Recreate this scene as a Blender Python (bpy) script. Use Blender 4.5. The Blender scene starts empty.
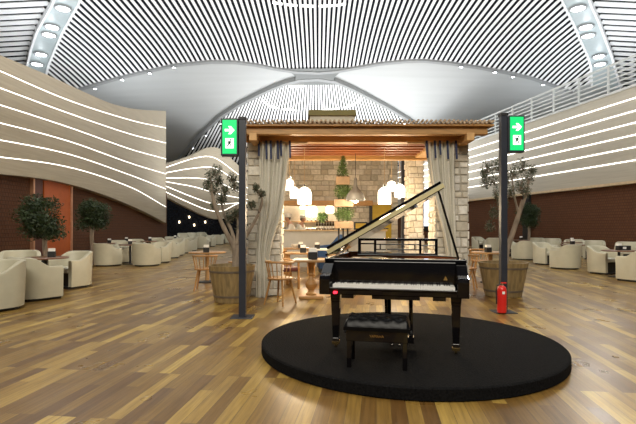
import bpy, bmesh, math, random
from math import sin, cos, pi, radians, sqrt, atan2
from mathutils import Vector, Matrix
random.seed(7)
sc = bpy.context.scene
COL = sc.collection
F, CX, HY, CH = 460.0, 318.0, 228.0, 1.33          # focal px, axis column, horizon row, eye height

# ------------------------------------------------------------------ materials
def nodes(name):
    m = bpy.data.materials.new(name); m.use_nodes = True
    nt = m.node_tree; nt.nodes.clear()
    out = nt.nodes.new('ShaderNodeOutputMaterial')
    b = nt.nodes.new('ShaderNodeBsdfPrincipled')
    nt.links.new(b.outputs[0], out.inputs[0])
    return m, nt, b
def N(nt, t, **kw):
    n = nt.nodes.new(t)
    for k, v in kw.items():
        if k in n.inputs: n.inputs[k].default_value = v
        else: setattr(n, k, v)
    return n
def ramp(nt, fac, stops):
    r = nt.nodes.new('ShaderNodeValToRGB')
    el = r.color_ramp.elements
    while len(el) < len(stops): el.new(0.5)
    for e, (p, c) in zip(el, stops):
        e.position = p; e.color = (*c, 1)
    nt.links.new(fac, r.inputs[0]); return r.outputs[0]
def mat(name, c, rough=0.6, metal=0.0, var=0.12, scale=6.0, stretch=(1, 1, 1), bump=0.0, spec=0.5, coat=0.0, sheen=0.0):
    m, nt, b = nodes(name)
    tc = N(nt, 'ShaderNodeTexCoord'); mp = N(nt, 'ShaderNodeMapping'); mp.inputs['Scale'].default_value = stretch
    nt.links.new(tc.outputs['Object'], mp.inputs[0])
    nz = N(nt, 'ShaderNodeTexNoise', Scale=scale, Detail=4.0)
    nt.links.new(mp.outputs[0], nz.inputs['Vector'])
    lo = tuple(x * (1 - var) for x in c); hi = tuple(min(1, x * (1 + var)) for x in c)
    nt.links.new(ramp(nt, nz.outputs[0], [(0.3, lo), (0.7, hi)]), b.inputs['Base Color'])
    b.inputs['Roughness'].default_value = rough; b.inputs['Metallic'].default_value = metal
    b.inputs['Specular IOR Level'].default_value = spec
    if coat: b.inputs['Coat Weight'].default_value = coat; b.inputs['Coat Roughness'].default_value = 0.05
    if bump:
        bp = N(nt, 'ShaderNodeBump', Strength=bump, Distance=0.02)
        nt.links.new(nz.outputs[0], bp.inputs['Height']); nt.links.new(bp.outputs[0], b.inputs['Normal'])
    return m
def emit(name, c, s):
    m, nt, b = nodes(name)
    b.inputs['Base Color'].default_value = (*c, 1)
    b.inputs['Emission Color'].default_value = (*c, 1); b.inputs['Emission Strength'].default_value = s
    return m
def attr_mat(name, rough, bump=0.3, scale=14):     # colour per block from the mesh's own attribute
    m, nt, b = nodes(name)
    a = N(nt, 'ShaderNodeAttribute'); a.attribute_name = 'tint'
    tc = N(nt, 'ShaderNodeTexCoord')
    nz = N(nt, 'ShaderNodeTexNoise', Scale=scale, Detail=6.0); nt.links.new(tc.outputs['Object'], nz.inputs['Vector'])
    mx = N(nt, 'ShaderNodeMix'); mx.data_type = 'RGBA'; mx.blend_type = 'MULTIPLY'; mx.inputs[0].default_value = 0.6
    nt.links.new(a.outputs['Color'], mx.inputs[6])
    nt.links.new(ramp(nt, nz.outputs[0], [(0.3, (.62, .6, .57)), (0.6, (1, 1, 1))]), mx.inputs[7])
    nt.links.new(mx.outputs[2], b.inputs['Base Color'])
    b.inputs['Roughness'].default_value = rough
    bp = N(nt, 'ShaderNodeBump', Strength=bump, Distance=0.02)
    nt.links.new(nz.outputs[0], bp.inputs['Height']); nt.links.new(bp.outputs[0], b.inputs['Normal'])
    return m
def floor_mat():
    m, nt, b = nodes('plank_floor')
    tc = N(nt, 'ShaderNodeTexCoord'); mp = N(nt, 'ShaderNodeMapping')
    mp.inputs['Rotation'].default_value = (0, 0, radians(90 - 7.2) * -1)     # planks run along the hall
    nt.links.new(tc.outputs['Object'], mp.inputs[0])
    bk = N(nt, 'ShaderNodeTexBrick')
    for k, v in {'Scale': 1.0, 'Brick Width': 1.0, 'Row Height': 0.11, 'Mortar Size': 0.0016, 'Mortar Smooth': 0.2, 'Bias': 0.0}.items():
        bk.inputs[k].default_value = v
    bk.inputs['Color1'].default_value = (0, 0, 0, 1); bk.inputs['Color2'].default_value = (1, 1, 1, 1); bk.inputs['Mortar'].default_value = (.3, .3, .3, 1)
    bk.offset = 0.37; bk.offset_frequency = 3
    nt.links.new(mp.outputs[0], bk.inputs['Vector'])
    col = ramp(nt, bk.outputs['Color'], [(0, (.11, .056, .016)), (.35, (.17, .097, .024)), (.65, (.235, .145, .035)), (.88, (.32, .21, .052)), (1, (.44, .31, .08))])
    mp2 = N(nt, 'ShaderNodeMapping'); mp2.inputs['Scale'].default_value = (2.0, 38, 1); nt.links.new(mp.outputs[0], mp2.inputs[0])
    nz = N(nt, 'ShaderNodeTexNoise', Scale=1.0, Detail=5.0, Roughness=0.6); nt.links.new(mp2.outputs[0], nz.inputs['Vector'])
    mx = N(nt, 'ShaderNodeMix'); mx.data_type = 'RGBA'; mx.blend_type = 'MULTIPLY'; mx.inputs[0].default_value = 0.8
    nt.links.new(col, mx.inputs[6]); nt.links.new(ramp(nt, nz.outputs[0], [(.3, (.55, .5, .45)), (.62, (1.15, 1.12, 1.08))]), mx.inputs[7])
    mm = N(nt, 'ShaderNodeMix'); mm.data_type = 'RGBA'
    nt.links.new(bk.outputs['Fac'], mm.inputs[0]); nt.links.new(mx.outputs[2], mm.inputs[6]); mm.inputs[7].default_value = (.05, .03, .015, 1)
    nt.links.new(mm.outputs[2], b.inputs['Base Color'])
    nz3 = N(nt, 'ShaderNodeTexNoise', Scale=1.3, Detail=3.0); nt.links.new(mp.outputs[0], nz3.inputs['Vector'])
    b.inputs['Specular IOR Level'].default_value = .4; rr = ramp(nt, nz3.outputs[0], [(.3, (.26, .26, .26)), (.7, (.38, .38, .38))]); nt.links.new(rr, b.inputs['Roughness'])
    bp = N(nt, 'ShaderNodeBump', Strength=0.15, Distance=0.004); bp.invert = True
    nt.links.new(bk.outputs['Fac'], bp.inputs['Height']); nt.links.new(bp.outputs[0], b.inputs['Normal'])
    return m
def pattern_wall(name, c1, c2, axis):
    m, nt, b = nodes(name)
    tc = N(nt, 'ShaderNodeTexCoord'); mp = N(nt, 'ShaderNodeMapping')
    if axis == 'x': mp.inputs['Rotation'].default_value = (0, radians(90), 0); 
    nt.links.new(tc.outputs['UV'], mp.inputs[0]); mp.inputs['Rotation'].default_value = (0, 0, 0)
    v = N(nt, 'ShaderNodeTexBrick'); v.offset = 0.5
    for k, q in {'Scale': 1.0, 'Brick Width': 0.13, 'Row Height': 0.13, 'Mortar Size': 0.018, 'Mortar Smooth': 0.6}.items(): v.inputs[k].default_value = q
    v.inputs['Color1'].default_value = (*c1, 1); v.inputs['Color2'].default_value = (*[x * 0.85 for x in c1], 1); v.inputs['Mortar'].default_value = (*c2, 1)
    nt.links.new(mp.outputs[0], v.inputs['Vector'])
    nt.links.new(v.outputs['Color'], b.inputs['Base Color']); b.inputs['Roughness'].default_value = 0.65; b.inputs['Specular IOR Level'].default_value = .2
    bp = N(nt, 'ShaderNodeBump', Strength=0.5, Distance=0.02); nt.links.new(v.outputs['Fac'], bp.inputs['Height']); nt.links.new(bp.outputs[0], b.inputs['Normal'])
    return m
M = {}
M['floor'] = floor_mat()
M['white_slat'] = mat('white_slat', (.86, .87, .87), .5, var=.03)
M['dark_void'] = mat('ceiling_void', (.006, .007, .010), .95, var=.2, spec=.1)
M['ceiling'] = mat('ceiling_panel', (.44, .455, .45), .55, var=.035, scale=1.2, stretch=(.15, 1.6, 1))
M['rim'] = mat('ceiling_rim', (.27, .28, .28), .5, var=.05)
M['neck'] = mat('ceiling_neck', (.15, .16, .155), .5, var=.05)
M['rib'] = mat('ceiling_rib', (.42, .48, .49), .4, var=.04)
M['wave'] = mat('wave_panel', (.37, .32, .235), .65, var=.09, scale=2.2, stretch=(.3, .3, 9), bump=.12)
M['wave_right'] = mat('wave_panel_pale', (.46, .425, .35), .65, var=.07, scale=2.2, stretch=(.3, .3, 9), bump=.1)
M['led'] = emit('led_line', (1, .97, .9), 3)
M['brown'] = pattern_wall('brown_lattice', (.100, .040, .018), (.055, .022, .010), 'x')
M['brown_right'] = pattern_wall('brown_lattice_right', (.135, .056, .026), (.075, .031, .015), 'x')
M['orange'] = mat('orange_panel', (.40, .085, .012), .5, var=.08)
M['maroon'] = mat('maroon_panel', (.10, .03, .02), .5)
M['copper'] = mat('copper_strip', (.6, .33, .2), .35, metal=.6)
M['dark'] = mat('dark_glass', (.012, .013, .018), .25, var=.3)
M['rail'] = mat('rail_metal', (.62, .64, .62), .4, metal=.3, var=.04)
M['stone'] = attr_mat('stone_blocks', .85, .5)
M['mortar'] = mat('mortar', (.40, .37, .31), .95, var=.2, scale=30, bump=.3)
M['wood'] = mat('honey_timber', (.46, .25, .085), .5, var=.22, scale=4, stretch=(1, 7, 7), bump=.1)
M['woodend'] = mat('timber_end', (.56, .33, .13), .5, var=.15, scale=8)
M['wood_red'] = mat('red_batten', (.30, .10, .035), .4, var=.2, scale=4, stretch=(1, 8, 8))
M['ceil_wood'] = mat('pavilion_soffit', (.22, .10, .035), .5, var=.2)
M['woodpale'] = mat('pale_timber', (.60, .46, .28), .5, var=.12)
M['planter'] = mat('planter_wood', (.30, .20, .11), .6, var=.2)
M['olive'] = mat('olive_cover', (.15, .13, .04), .7)
M['pale_stone'] = mat('pale_render', (.5, .48, .4), .8)
M['reed'] = mat('reed_roofing', (.42, .31, .21), .9, var=.5, scale=40, bump=.6)
M['chair_wood'] = mat('oak_chair', (.38, .20, .065), .42, var=.2, scale=5, stretch=(1, 1, 5))
M['table_wood'] = mat('oak_table', (.34, .20, .085), .4, var=.2, scale=5, stretch=(1, 6, 6))
M['walnut'] = mat('walnut_top', (.15, .065, .03), .3, var=.2)
M['cream'] = mat('cream_leather', (.45, .425, .32), .45, var=.04)
M['creamseat'] = mat('cream_seat', (.52, .50, .40), .45, var=.04)
M['black'] = mat('matt_black', (.012, .012, .013), .5, var=.1)
M['carpet'] = mat('black_carpet', (.006, .006, .0065), .95, var=.5, scale=55, bump=.5, spec=.08)
M['piano'] = mat('black_lacquer', (.004, .0035, .004), .06, var=.1, coat=.25, spec=.35)
M['leather'] = mat('black_leather', (.003, .003, .0035), .3, var=.2, bump=.1, scale=20, spec=.12)
M['ivory'] = mat('ivory', (.85, .84, .8), .3, var=.02)
M['gold'] = mat('brass', (.75, .52, .2), .25, metal=1, var=.08)
M['gold_lidglint'] = mat('satin_gold_lid_glint', (.60, .53, .30), .4, metal=.3, var=.06)  # gold of the iron plate; also the lid edge's reflection put into colour
M['chrome'] = mat('chrome', (.8, .8, .8), .15, metal=1, var=.03)
M['redwood'] = mat('mahogany_soundboard', (.22, .055, .02), .25, var=.2)
M['red_led'] = emit('red_lamp', (1, .015, .03), 5)
M['pole'] = mat('pole_paint', (.022, .026, .038), .4, var=.1)
M['green_sign'] = emit('green_sign', (.0, .42, .11), 1.2)
M['white_sign'] = emit('white_sign', (.9, 1, .94), .9)
M['sign_ink'] = mat('sign_ink', (.0, .07, .03), .6)
M['fabric'] = mat('linen', (.60, .575, .49), .9, var=.12, scale=60, bump=.15)
M['navy'] = mat('navy_ribbon', (.03, .04, .09), .8)
M['red'] = mat('fire_red', (.62, .02, .015), .3, var=.05)
M['bark'] = mat('olive_bark', (.24, .19, .14), .9, var=.3, scale=18, stretch=(1, 1, .3), bump=.6)
M['leaf'] = mat('olive_leaf', (.075, .09, .05), .6, var=.45, scale=14)
M['leafdark'] = mat('ficus_leaf', (.022, .042, .012), .5, var=.5, scale=12)
M['leafgreen'] = mat('bright_leaf', (.085, .145, .03), .6, var=.5, scale=14)
M['soil'] = mat('soil', (.05, .035, .02), .95)
M['tub'] = mat('tub_oak', (.24, .17, .075), .6, var=.35, scale=5, stretch=(3, 3, .5), bump=.3)
M['hoop'] = mat('tub_hoop', (.16, .13, .10), .6, metal=.4, var=.2)
M['shade'] = emit('lamp_glass', (1, .90, .74), 4)
M['bulb'] = emit('bulb', (1, .9, .75), 40)
M['spot'] = emit('spot_lens', (.88, .95, 1), 30)
M['pewter'] = mat('pewter', (.10, .095, .085), .5)
M['counter'] = mat('counter_front', (.52, .54, .54), .4, var=.04)
M['plaster'] = mat('kitchen_plaster', (.62, .53, .40), .8, var=.06)
M['yellow'] = mat('yellow_panel', (.50, .34, .02), .5, var=.1)
M['blue'] = mat('blue_cloth', (.03, .08, .21), .8)
M['redcloth'] = mat('maroon_leather', (.10, .025, .025), .45)
M['paper'] = mat('white_paper', (.82, .81, .77), .7, var=.02)
M['skin'] = mat('skin', (.50, .27, .17), .5, var=.05)
M['hair'] = mat('hair', (.03, .02, .015), .6)
M['white_cloth'] = mat('white_cotton', (.80, .78, .72), .8, var=.04)
M['bottle'] = mat('bottle_glass', (.05, .03, .012), .15, var=.3)
M['lampshade'] = emit('warm_shade', (1, .82, .55), 5)
M['panel_glow'] = emit('lit_panel', (.72, .83, 1), 1.7)

# ------------------------------------------------------------------ mesh building
class MB:
    def __init__(s): s.v = []; s.f = []; s.t = []; s.uv = None; s.smooth = False
    def add(s, vs, fs, tint=None):
        n = len(s.v); s.v += [tuple(p) for p in vs]; s.f += [tuple(n + i for i in f) for f in fs]
        s.t += [tint] * len(fs); return s
    def box(s, x0, x1, y0, y1, z0, z1, tint=None, M4=None):
        vs = [Vector((x, y, z)) for z in (z0, z1) for y in (y0, y1) for x in (x0, x1)]
        if M4 is not None: vs = [M4 @ p for p in vs]
        return s.add(vs, [(0, 2, 3, 1), (4, 5, 7, 6), (0, 1, 5, 4), (2, 6, 7, 3), (0, 4, 6, 2), (1, 3, 7, 5)], tint)
    def prism(s, pts, z0, z1, M4=None, tint=None):
        n = len(pts); vs = [Vector((p[0], p[1], z0)) for p in pts] + [Vector((p[0], p[1], z1)) for p in pts]
        if M4 is not None: vs = [M4 @ p for p in vs]
        fs = [tuple(range(n - 1, -1, -1)), tuple(range(n, 2 * n))] + [(i, (i + 1) % n, n + (i + 1) % n, n + i) for i in range(n)]
        return s.add(vs, fs, tint)
    def lathe(s, prof, n=24, c=(0, 0), M4=None, mod=None):
        vs = []
        for r, z in prof:
            for k in range(n):
                a = 2 * pi * k / n; rr = r * (mod(k, n) if mod else 1)
                vs.append(Vector((c[0] + rr * cos(a), c[1] + rr * sin(a), z)))
        if M4 is not None: vs = [M4 @ p for p in vs]
        fs = []
        for i in range(len(prof) - 1):
            for k in range(n):
                fs.append((i * n + k, i * n + (k + 1) % n, (i + 1) * n + (k + 1) % n, (i + 1) * n + k))
        fs.append(tuple(range(n - 1, -1, -1))); fs.append(tuple((len(prof) - 1) * n + k for k in range(n)))
        return s.add(vs, fs)
    def tube(s, path, rad, n=8):
        path = [Vector(p) for p in path]
        if not isinstance(rad, (list, tuple)): rad = [rad] * len(path)
        vs = []
        for i, p in enumerate(path):
            d = (path[min(i + 1, len(path) - 1)] - path[max(i - 1, 0)]).normalized()
            up = Vector((0, 0, 1)) if abs(d.z) < .93 else Vector((1, 0, 0))
            a = d.cross(up).normalized(); b = d.cross(a).normalized()
            for k in range(n): vs.append(p + (a * cos(2 * pi * k / n) + b * sin(2 * pi * k / n)) * rad[i])
        fs = [(i * n + k, i * n + (k + 1) % n, (i + 1) * n + (k + 1) % n, (i + 1) * n + k) for i in range(len(path) - 1) for k in range(n)]
        fs.append(tuple(range(n - 1, -1, -1))); fs.append(tuple((len(path) - 1) * n + k for k in range(n)))
        return s.add(vs, fs)
    def ball(s, c, r, nu=12, nv=8, sq=(1, 1, 1)):
        prof = [(max(.001, sin(pi * i / nv)) , -cos(pi * i / nv)) for i in range(nv + 1)]
        vs = []
        for a, z in prof:
            for k in range(nu): vs.append((c[0] + r * sq[0] * a * cos(2 * pi * k / nu), c[1] + r * sq[1] * a * sin(2 * pi * k / nu), c[2] + r * sq[2] * z))
        fs = [(i * nu + k, i * nu + (k + 1) % nu, (i + 1) * nu + (k + 1) % nu, (i + 1) * nu + k) for i in range(nv) for k in range(nu)]
        return s.add(vs, fs)
    def build(s, name, m, parent=None, bevel=0, smooth=False, uvaxis=None, fix=True):
        me = bpy.data.meshes.new(name); me.from_pydata(s.v, [], s.f)
        if fix:
            bm = bmesh.new(); bm.from_mesh(me); bmesh.ops.recalc_face_normals(bm, faces=bm.faces); bm.to_mesh(me); bm.free()
        if any(t is not None for t in s.t):
            at = me.color_attributes.new('tint', 'FLOAT_COLOR', 'CORNER')
            for p, t in zip(me.polygons, s.t):
                for li in p.loop_indices: at.data[li].color = (*(t or (.5, .5, .5)), 1)
        if uvaxis:
            uv = me.uv_layers.new(name='UVMap')
            for l in me.loops:
                co = me.vertices[l.vertex_index].co; uv.data[l.index].uv = (co.y, co.z) if uvaxis == 'yz' else (co.x, co.z)
        me.materials.append(M[m])
        if smooth:
            for p in me.polygons: p.use_smooth = True
            me.set_sharp_from_angle(angle=radians(38))
        o = bpy.data.objects.new(name, me); COL.objects.link(o)
        if parent: o.parent = parent
        if bevel:
            b = o.modifiers.new('Bevel', 'BEVEL'); b.width = bevel; b.segments = 2; b.limit_method = 'ANGLE'
        return o
def tag(o, label, cat, group=None, kind=None):
    o['label'] = label; o['category'] = cat
    if group: o['group'] = group
    if kind: o['kind'] = kind
    return o
def struct(o, label=None):
    o['kind'] = 'structure'
    if label: o['label'] = label
    return o
def thing(name, label, cat, loc, rz=0, group=None):
    o = bpy.data.objects.new(name, None); COL.objects.link(o); o.empty_display_size = .2
    o.location = loc; o.rotation_euler = (0, 0, rz)
    return tag(o, label, cat, group)
def copy_tree(o, parent=None):
    c = o.copy(); COL.objects.link(c); c.parent = parent
    for ch in KIDS(o): copy_tree(ch, c)
    return c
def KIDS(o): return [x for x in list(bpy.data.objects) if x.parent == o]
def dup(o, label, loc, rz, group=None):
    c = copy_tree(o); c.location = loc; c.rotation_euler = (0, 0, rz); c['label'] = label
    if group: c['group'] = group
    return c
class Series:                                       # first use moves the prototype itself, later uses copy it
    def __init__(s, maker): s.maker = maker; s.o = None
    def put(s, label, loc, rz, group=None):
        if s.o is None:
            s.o = s.maker(); s.o.location = loc; s.o.rotation_euler = (0, 0, rz); s.o['label'] = label
            if group: s.o['group'] = group
            return s.o
        return dup(s.o, label, loc, rz, group)
def P(px, py, Y): return Vector(((px - CX) / F * Y, Y, CH + (HY - py) / F * Y))
def face(dx, dy): return atan2(-dx, dy)             # yaw that turns local +Y towards (dx, dy)

def leaves(mb, c, r, n, s, shell=.35, droop=0, slim=.4):
    for _ in range(n):
        d = Vector((random.gauss(0, 1), random.gauss(0, 1), random.gauss(0, 1))).normalized()
        q = random.uniform(shell, 1) ** .6; p = Vector(c) + Vector((d.x * r[0], d.y * r[1], d.z * r[2])) * q
        a = Vector((random.gauss(0, 1), random.gauss(0, 1), random.gauss(0, .7) - droop)).normalized(); b = a.cross(Vector((random.gauss(0, 1), random.gauss(0, 1), random.gauss(0, 1)))).normalized()
        l = s * random.uniform(.6, 1.3); w = l * slim
        mb.add([p - a * l * .5, p + b * w * .5, p + a * l * .5, p - b * w * .5], [(0, 1, 2, 3)])
# ------------------------------------------------------------------ camera and view
cam = bpy.data.cameras.new('camera'); co = bpy.data.objects.new('camera', cam); COL.objects.link(co)
co.location = (0, 0, CH); co.rotation_euler = (radians(90), 0, 0)
cam.sensor_width = 36; cam.lens = F / 636 * 36; cam.shift_y = (HY - 212) / 636
cam.clip_end = 300
sc.camera = co
sc.view_settings.view_transform = 'Standard'; sc.view_settings.look = 'None'; sc.view_settings.gamma = 1
sc.view_settings.use_curve_mapping = False; sc.view_settings.exposure = 0.18

# ------------------------------------------------------------------ floor
struct(MB().box(-26, 26, -4, 62, -.3, 0).build('floor', 'floor'))
a = MB().box(-9.5, -5.1, 15.05, 15.16, .001, .006); a.box(-9.5, -5.5, 13.25, 13.36, .001, .006)
struct(a.build('trim_1', 'walnut'))  # two thin dark strips across the floor on the left

# ------------------------------------------------------------------ vaulted ceiling
def S(X, Y):
    z = 13.0
    if Y > 26:
        t = min(Y, 44) - 26; z -= .012 * t * t
    if Y > 44: z -= .432 * (Y - 44)
    return z - .0015 * X * X
def ray(px, py):                                    # point of the ceiling seen in that direction
    dx, dz = (px - CX) / F, (HY - py) / F
    lo, hi = 4.0, 60.0
    for _ in range(40):
        m = (lo + hi) / 2
        if CH + dz * m > S(dx * m, m): hi = m
        else: lo = m
    return Vector((dx * lo, lo, S(dx * lo, lo)))
def topx(X, Y): return CX + F * X / Y, HY - F * (S(X, Y) - CH) / Y
def inside(p, poly):
    x, y = p; c = False; j = len(poly) - 1
    for i in range(len(poly)):
        xi, yi = poly[i]; xj, yj = poly[j]
        if (yi > y) != (yj > y) and x < (xj - xi) * (y - yi) / (yj - yi) + xi: c = not c
        j = i
    return c
def flatpoly(pp): return [tuple(ray(*p).xy) for p in pp]
border = [(45, 77), (78, 89), (120, 77), (150, 70), (175, 64.5), (212, 61), (235, 61.5), (255, 64), (275, 68), (295, 71), (318, 72), (338, 70.5), (360, 66.5), (380, 63), (405, 60.5), (424, 60), (450, 62.5), (480, 67), (505, 71.5), (530, 77), (560, 87), (573, 92), (592, 79)]
ribLr = [(78, 0), (70, 14), (63, 27), (55, 45), (48, 63), (44, 80)]
ribLl = [(52, 0), (44, 14), (37, 27), (31, 45), (27, 63), (25, 80)]
ribRl = [(564, 0), (573, 18), (581, 37), (587, 50), (591, 63), (592, 82)]
ribRr = [(591, 0), (599, 18), (606, 37), (612, 53), (616, 68), (622, 88)]
extL = [(150, -220), (118, -110), (95, -45)]; extLl = [(120, -220), (90, -110), (69, -45)]
extR = [(486, -220), (520, -110), (547, -45)]; extRr = [(515, -220), (548, -110), (575, -45)]
ribLr = extL + ribLr; ribLl = extLl + ribLl; ribRl = extR + ribRl; ribRr = extRr + ribRr
near = flatpoly(ribLr + border[1:-1] + ribRl[::-1])
fararc = [(170, 172), (185, 155), (200, 137), (221, 118), (240, 105.5), (259, 96), (274, 89), (286, 84.5), (300, 81), (318, 80), (335, 82.5), (350, 89), (363, 95.5), (377, 103), (390, 110), (408, 121), (430, 136), (455, 160), (470, 178)]
far = flatpoly(fararc + [(470, 195), (170, 195)])
sideL = flatpoly(ribLl + [(25, 130), (-330, 130), (-330, -220)])
sideR = flatpoly([(622, 88)] + ribRr[::-1] + [(990, -220), (990, 130), (622, 130)])
def runs(fn, t0, t1, dt, poly):
    out = []; cur = None; t = t0; prev = t0; pin = False
    def root(a, b, ain):
        for _ in range(14):
            m = (a + b) / 2
            if inside(fn(m), poly) == ain: a = m
            else: b = m
        return (a + b) / 2
    while t <= t1:
        i = inside(fn(t), poly)
        if i and not pin: cur = [root(prev, t, False) if t > t0 else t, t]
        elif i: cur.append(t)
        elif pin: cur.append(root(prev, t, True)); out.append(cur); cur = None
        prev, pin = t, i; t += dt
    if cur and len(cur) > 1: out.append(cur)
    return out
def strip(mb, fn, ts, w, h, dz, wfn=None):
    pts = [fn(t) for t in ts]; vs = []; n = len(pts)
    for i, (x, y) in enumerate(pts):
        a = pts[max(i - 1, 0)]; b = pts[min(i + 1, n - 1)]
        d = Vector((b[0] - a[0], b[1] - a[1])); 
        if d.length < 1e-6: d = Vector((0, 1))
        d.normalize(); nx, ny = -d.y, d.x; ww = (wfn(ts[i]) if wfn else w) / 2
        z = S(x, y) + dz
        vs += [(x + nx * ww, y + ny * ww, z + h), (x + nx * ww, y + ny * ww, z), (x - nx * ww, y - ny * ww, z), (x - nx * ww, y - ny * ww, z + h)]
    fs = [(4 * i + k, 4 * i + 4 + k, 4 * i + 5 + k, 4 * i + 1 + k) for i in range(n - 1) for k in range(3)]
    fs += [(0, 1, 2, 3), (4 * n - 1, 4 * n - 2, 4 * n - 3, 4 * n - 4)]
    mb.add(vs, fs)
sl, bk = MB(), MB()
x = -24.0
while x < 24:                                       # central vault: slats run along the hall
    fn = lambda t, x=x: (x, t); g_ = 1 + .55 * min(1, abs(x) / 13)
    for r in runs(fn, 8, 50, .8, near):
        strip(sl, fn, r, .125 * g_, .025, 0); strip(bk, fn, r, .26 * g_, .02, .05)
    x += .25 * g_
struct(sl.build('ceiling_slats', 'white_slat', fix=False)); struct(bk.build('ceiling_void', 'dark_void', fix=False))
sl, bk = MB(), MB()
y = 8.0
while y < 50:                                       # side bays: slats run across
    for poly, x0, x1 in ((sideL, -44, -5), (sideR, 5, 44)):
        fn = lambda t, y=y: (t, y)
        for r in runs(fn, x0, x1, .8, poly):
            strip(sl, fn, r, .43, .04, 0); strip(bk, fn, r, .66, .02, .07)
    y += .64
struct(sl.build('ceiling_slats', 'white_slat', fix=False)); struct(bk.build('ceiling_void', 'dark_void', fix=False))
sl, bk = MB(), MB()
for k in range(-75, 76):                            # far vault: slats fan out
    xb = 316 + k * 3.05
    def fn(t, xb=xb):
        py = 195 - t * 2; f = (py + 60) / (120 + 60); q = ray(316 + (xb - 316) * f, py); return (q.x, q.y)
    wf = lambda t: 3.05 * ((195 - t * 2 + 60) / 180) / F * 40
    for r in runs(fn, 0, 62, 1.5, far):
        strip(sl, fn, r, .1, .02, 0, lambda t: wf(t) * .52); strip(bk, fn, r, .1, .02, .05, lambda t: wf(t) * 1.12)
struct(sl.build('ceiling_slats', 'white_slat', fix=False)); struct(bk.build('ceiling_void', 'dark_void', fix=False))
g = MB(); nx, ny = 60, 60                            # smooth shells
for j in range(ny + 1):
    for i in range(nx + 1):
        X = -45 + 90 * i / nx; Y = 8 + 52 * j / ny; g.v.append((X, Y, S(X, Y) + .22))
for j in range(ny):
    for i in range(nx):
        q = j * (nx + 1) + i; g.f.append((q, q + 1, q + nx + 2, q + nx + 1)); g.t.append(None)
struct(g.build('ceiling', 'ceiling', smooth=True, fix=False))
def band(lpts, rpts, dz, name, m, sub=4):
    def dens(pp):
        o = []
        for a, b in zip(pp, pp[1:]):
            for k in range(sub): o.append((a[0] + (b[0] - a[0]) * k / sub, a[1] + (b[1] - a[1]) * k / sub))
        return o + [pp[-1]]
    L, R = dens(lpts), dens(rpts); vs = []
    for a, b in zip(L, R):
        A, B = ray(*a), ray(*b)
        vs += [A + Vector((0, 0, dz + .3)), A + Vector((0, 0, dz)), B + Vector((0, 0, dz)), B + Vector((0, 0, dz + .3))]
    mb = MB().add(vs, [(4 * i + k, 4 * i + 1 + k, 4 * i + 5 + k, 4 * i + 4 + k) for i in range(len(L) - 1) for k in range(3)])
    return struct(mb.build(name, m, fix=False))
band(ribLl, ribLr, -.22, 'trim_2', 'rib'); band(ribRl, ribRr, -.22, 'trim_3', 'rib')
for i, (pp, w) in enumerate(((ribLl, 1.2), (ribLr, 1.2), (ribRl, 1.2), (ribRr, 1.2))):
    band([(a - w, b) for a, b in pp], [(a + w, b) for a, b in pp], -.3, 'trim_%d' % (4 + i), 'white_slat', 2)
edge_n = border[1:-1]
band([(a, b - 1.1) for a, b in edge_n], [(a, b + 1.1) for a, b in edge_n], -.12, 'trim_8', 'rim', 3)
def offs(pp, d):
    out = []
    for i, p in enumerate(pp):
        a = pp[max(0, i - 1)]; b = pp[min(len(pp) - 1, i + 1)]; tx, ty = b[0] - a[0], b[1] - a[1]; l = sqrt(tx * tx + ty * ty)
        out.append((p[0] + ty / l * d, p[1] - tx / l * d))
    return out
band(fararc, offs(fararc, 2.4), -.1, 'trim_9', 'rim', 3)
neck_t = [(268, 66.5), (280, 69), (295, 71), (318, 72), (338, 70.5), (352, 67.5), (364, 65.5)]
neck_b = [(285, 85), (292, 82.5), (300, 81), (318, 80), (330, 81.5), (341, 84), (350, 89)]
nL = [(276, 68), (287, 70.5), (292.5, 73), (295.5, 76), (295.5, 79), (292, 82.5), (287, 84.5)]
nR = [(356, 67), (345, 70), (339, 72.5), (335, 76), (334, 79), (337, 82), (341, 84)]
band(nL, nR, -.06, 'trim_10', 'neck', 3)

def downlight(pt, r, label, group, rz=0):
    t = thing('ceiling_downlight', label, 'ceiling light', pt, rz, group)
    MB().lathe([(r * 1.25, .0), (r * 1.25, -.1), (r * .95, -.1), (r * .95, -.02)], 16).build('housing', 'rim', t)
    MB().lathe([(r * .93, -.02), (r * .93, -.07)], 16).build('lens', 'spot', t)
    return t
def glow(p, e):
    l = bpy.data.lights.new('spot_glow', 'POINT'); l.energy = e; l.color = (.9, .96, 1); l.shadow_soft_size = .15; o = bpy.data.objects.new('spot_glow', l); COL.objects.link(o); o.location = p - Vector((0, 0, .45))
for nm, pts in (('left', [(63, 3), (52, 22), (49, 30), (41, 50), (37, 60)]), ('right', [(578, 3), (586, 22), (588, 31), (599, 52), (600, 60)])):
    words = ['topmost', 'second from the top', 'third from the top', 'second from the bottom', 'lowest']
    for w, (px, py) in zip(words, pts):
        p = ray(px, py); p.z -= .22
        downlight(p, .33, 'round white spotlight in the %s ceiling rib, %s of its five' % (nm, w), 'spotlights in the %s ceiling rib' % nm); glow(p, 10)
L1 = [(95, 86), (122, 77), (150, 70.5), (174, 64.5)]; R1 = [(461, 64), (495, 69.5), (513, 74), (543, 82)]
for nm, pts in (('left', L1), ('right', R1)):
    o4 = ['outermost', 'second from the wall', 'third from the wall', 'innermost'] if nm == 'left' else ['innermost', 'third from the wall', 'second from the wall', 'outermost']
    for w, (px, py) in zip(o4, pts):
        p = ray(px, py); p.z -= .13
        downlight(p, .13, 'small bright spot edging the %s smooth ceiling shell, %s of four' % (nm, w), 'spots on the shell edges')
for w, (px, py) in zip(['uppermost', 'middle', 'lowest'], [(221, 121), (206, 133), (193, 146)]):
    p = ray(px, py); p.z -= .16
    downlight(p, .12, 'small spot on the far arch beside the left exit sign, %s of three' % w, 'spots on the far arch')
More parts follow.
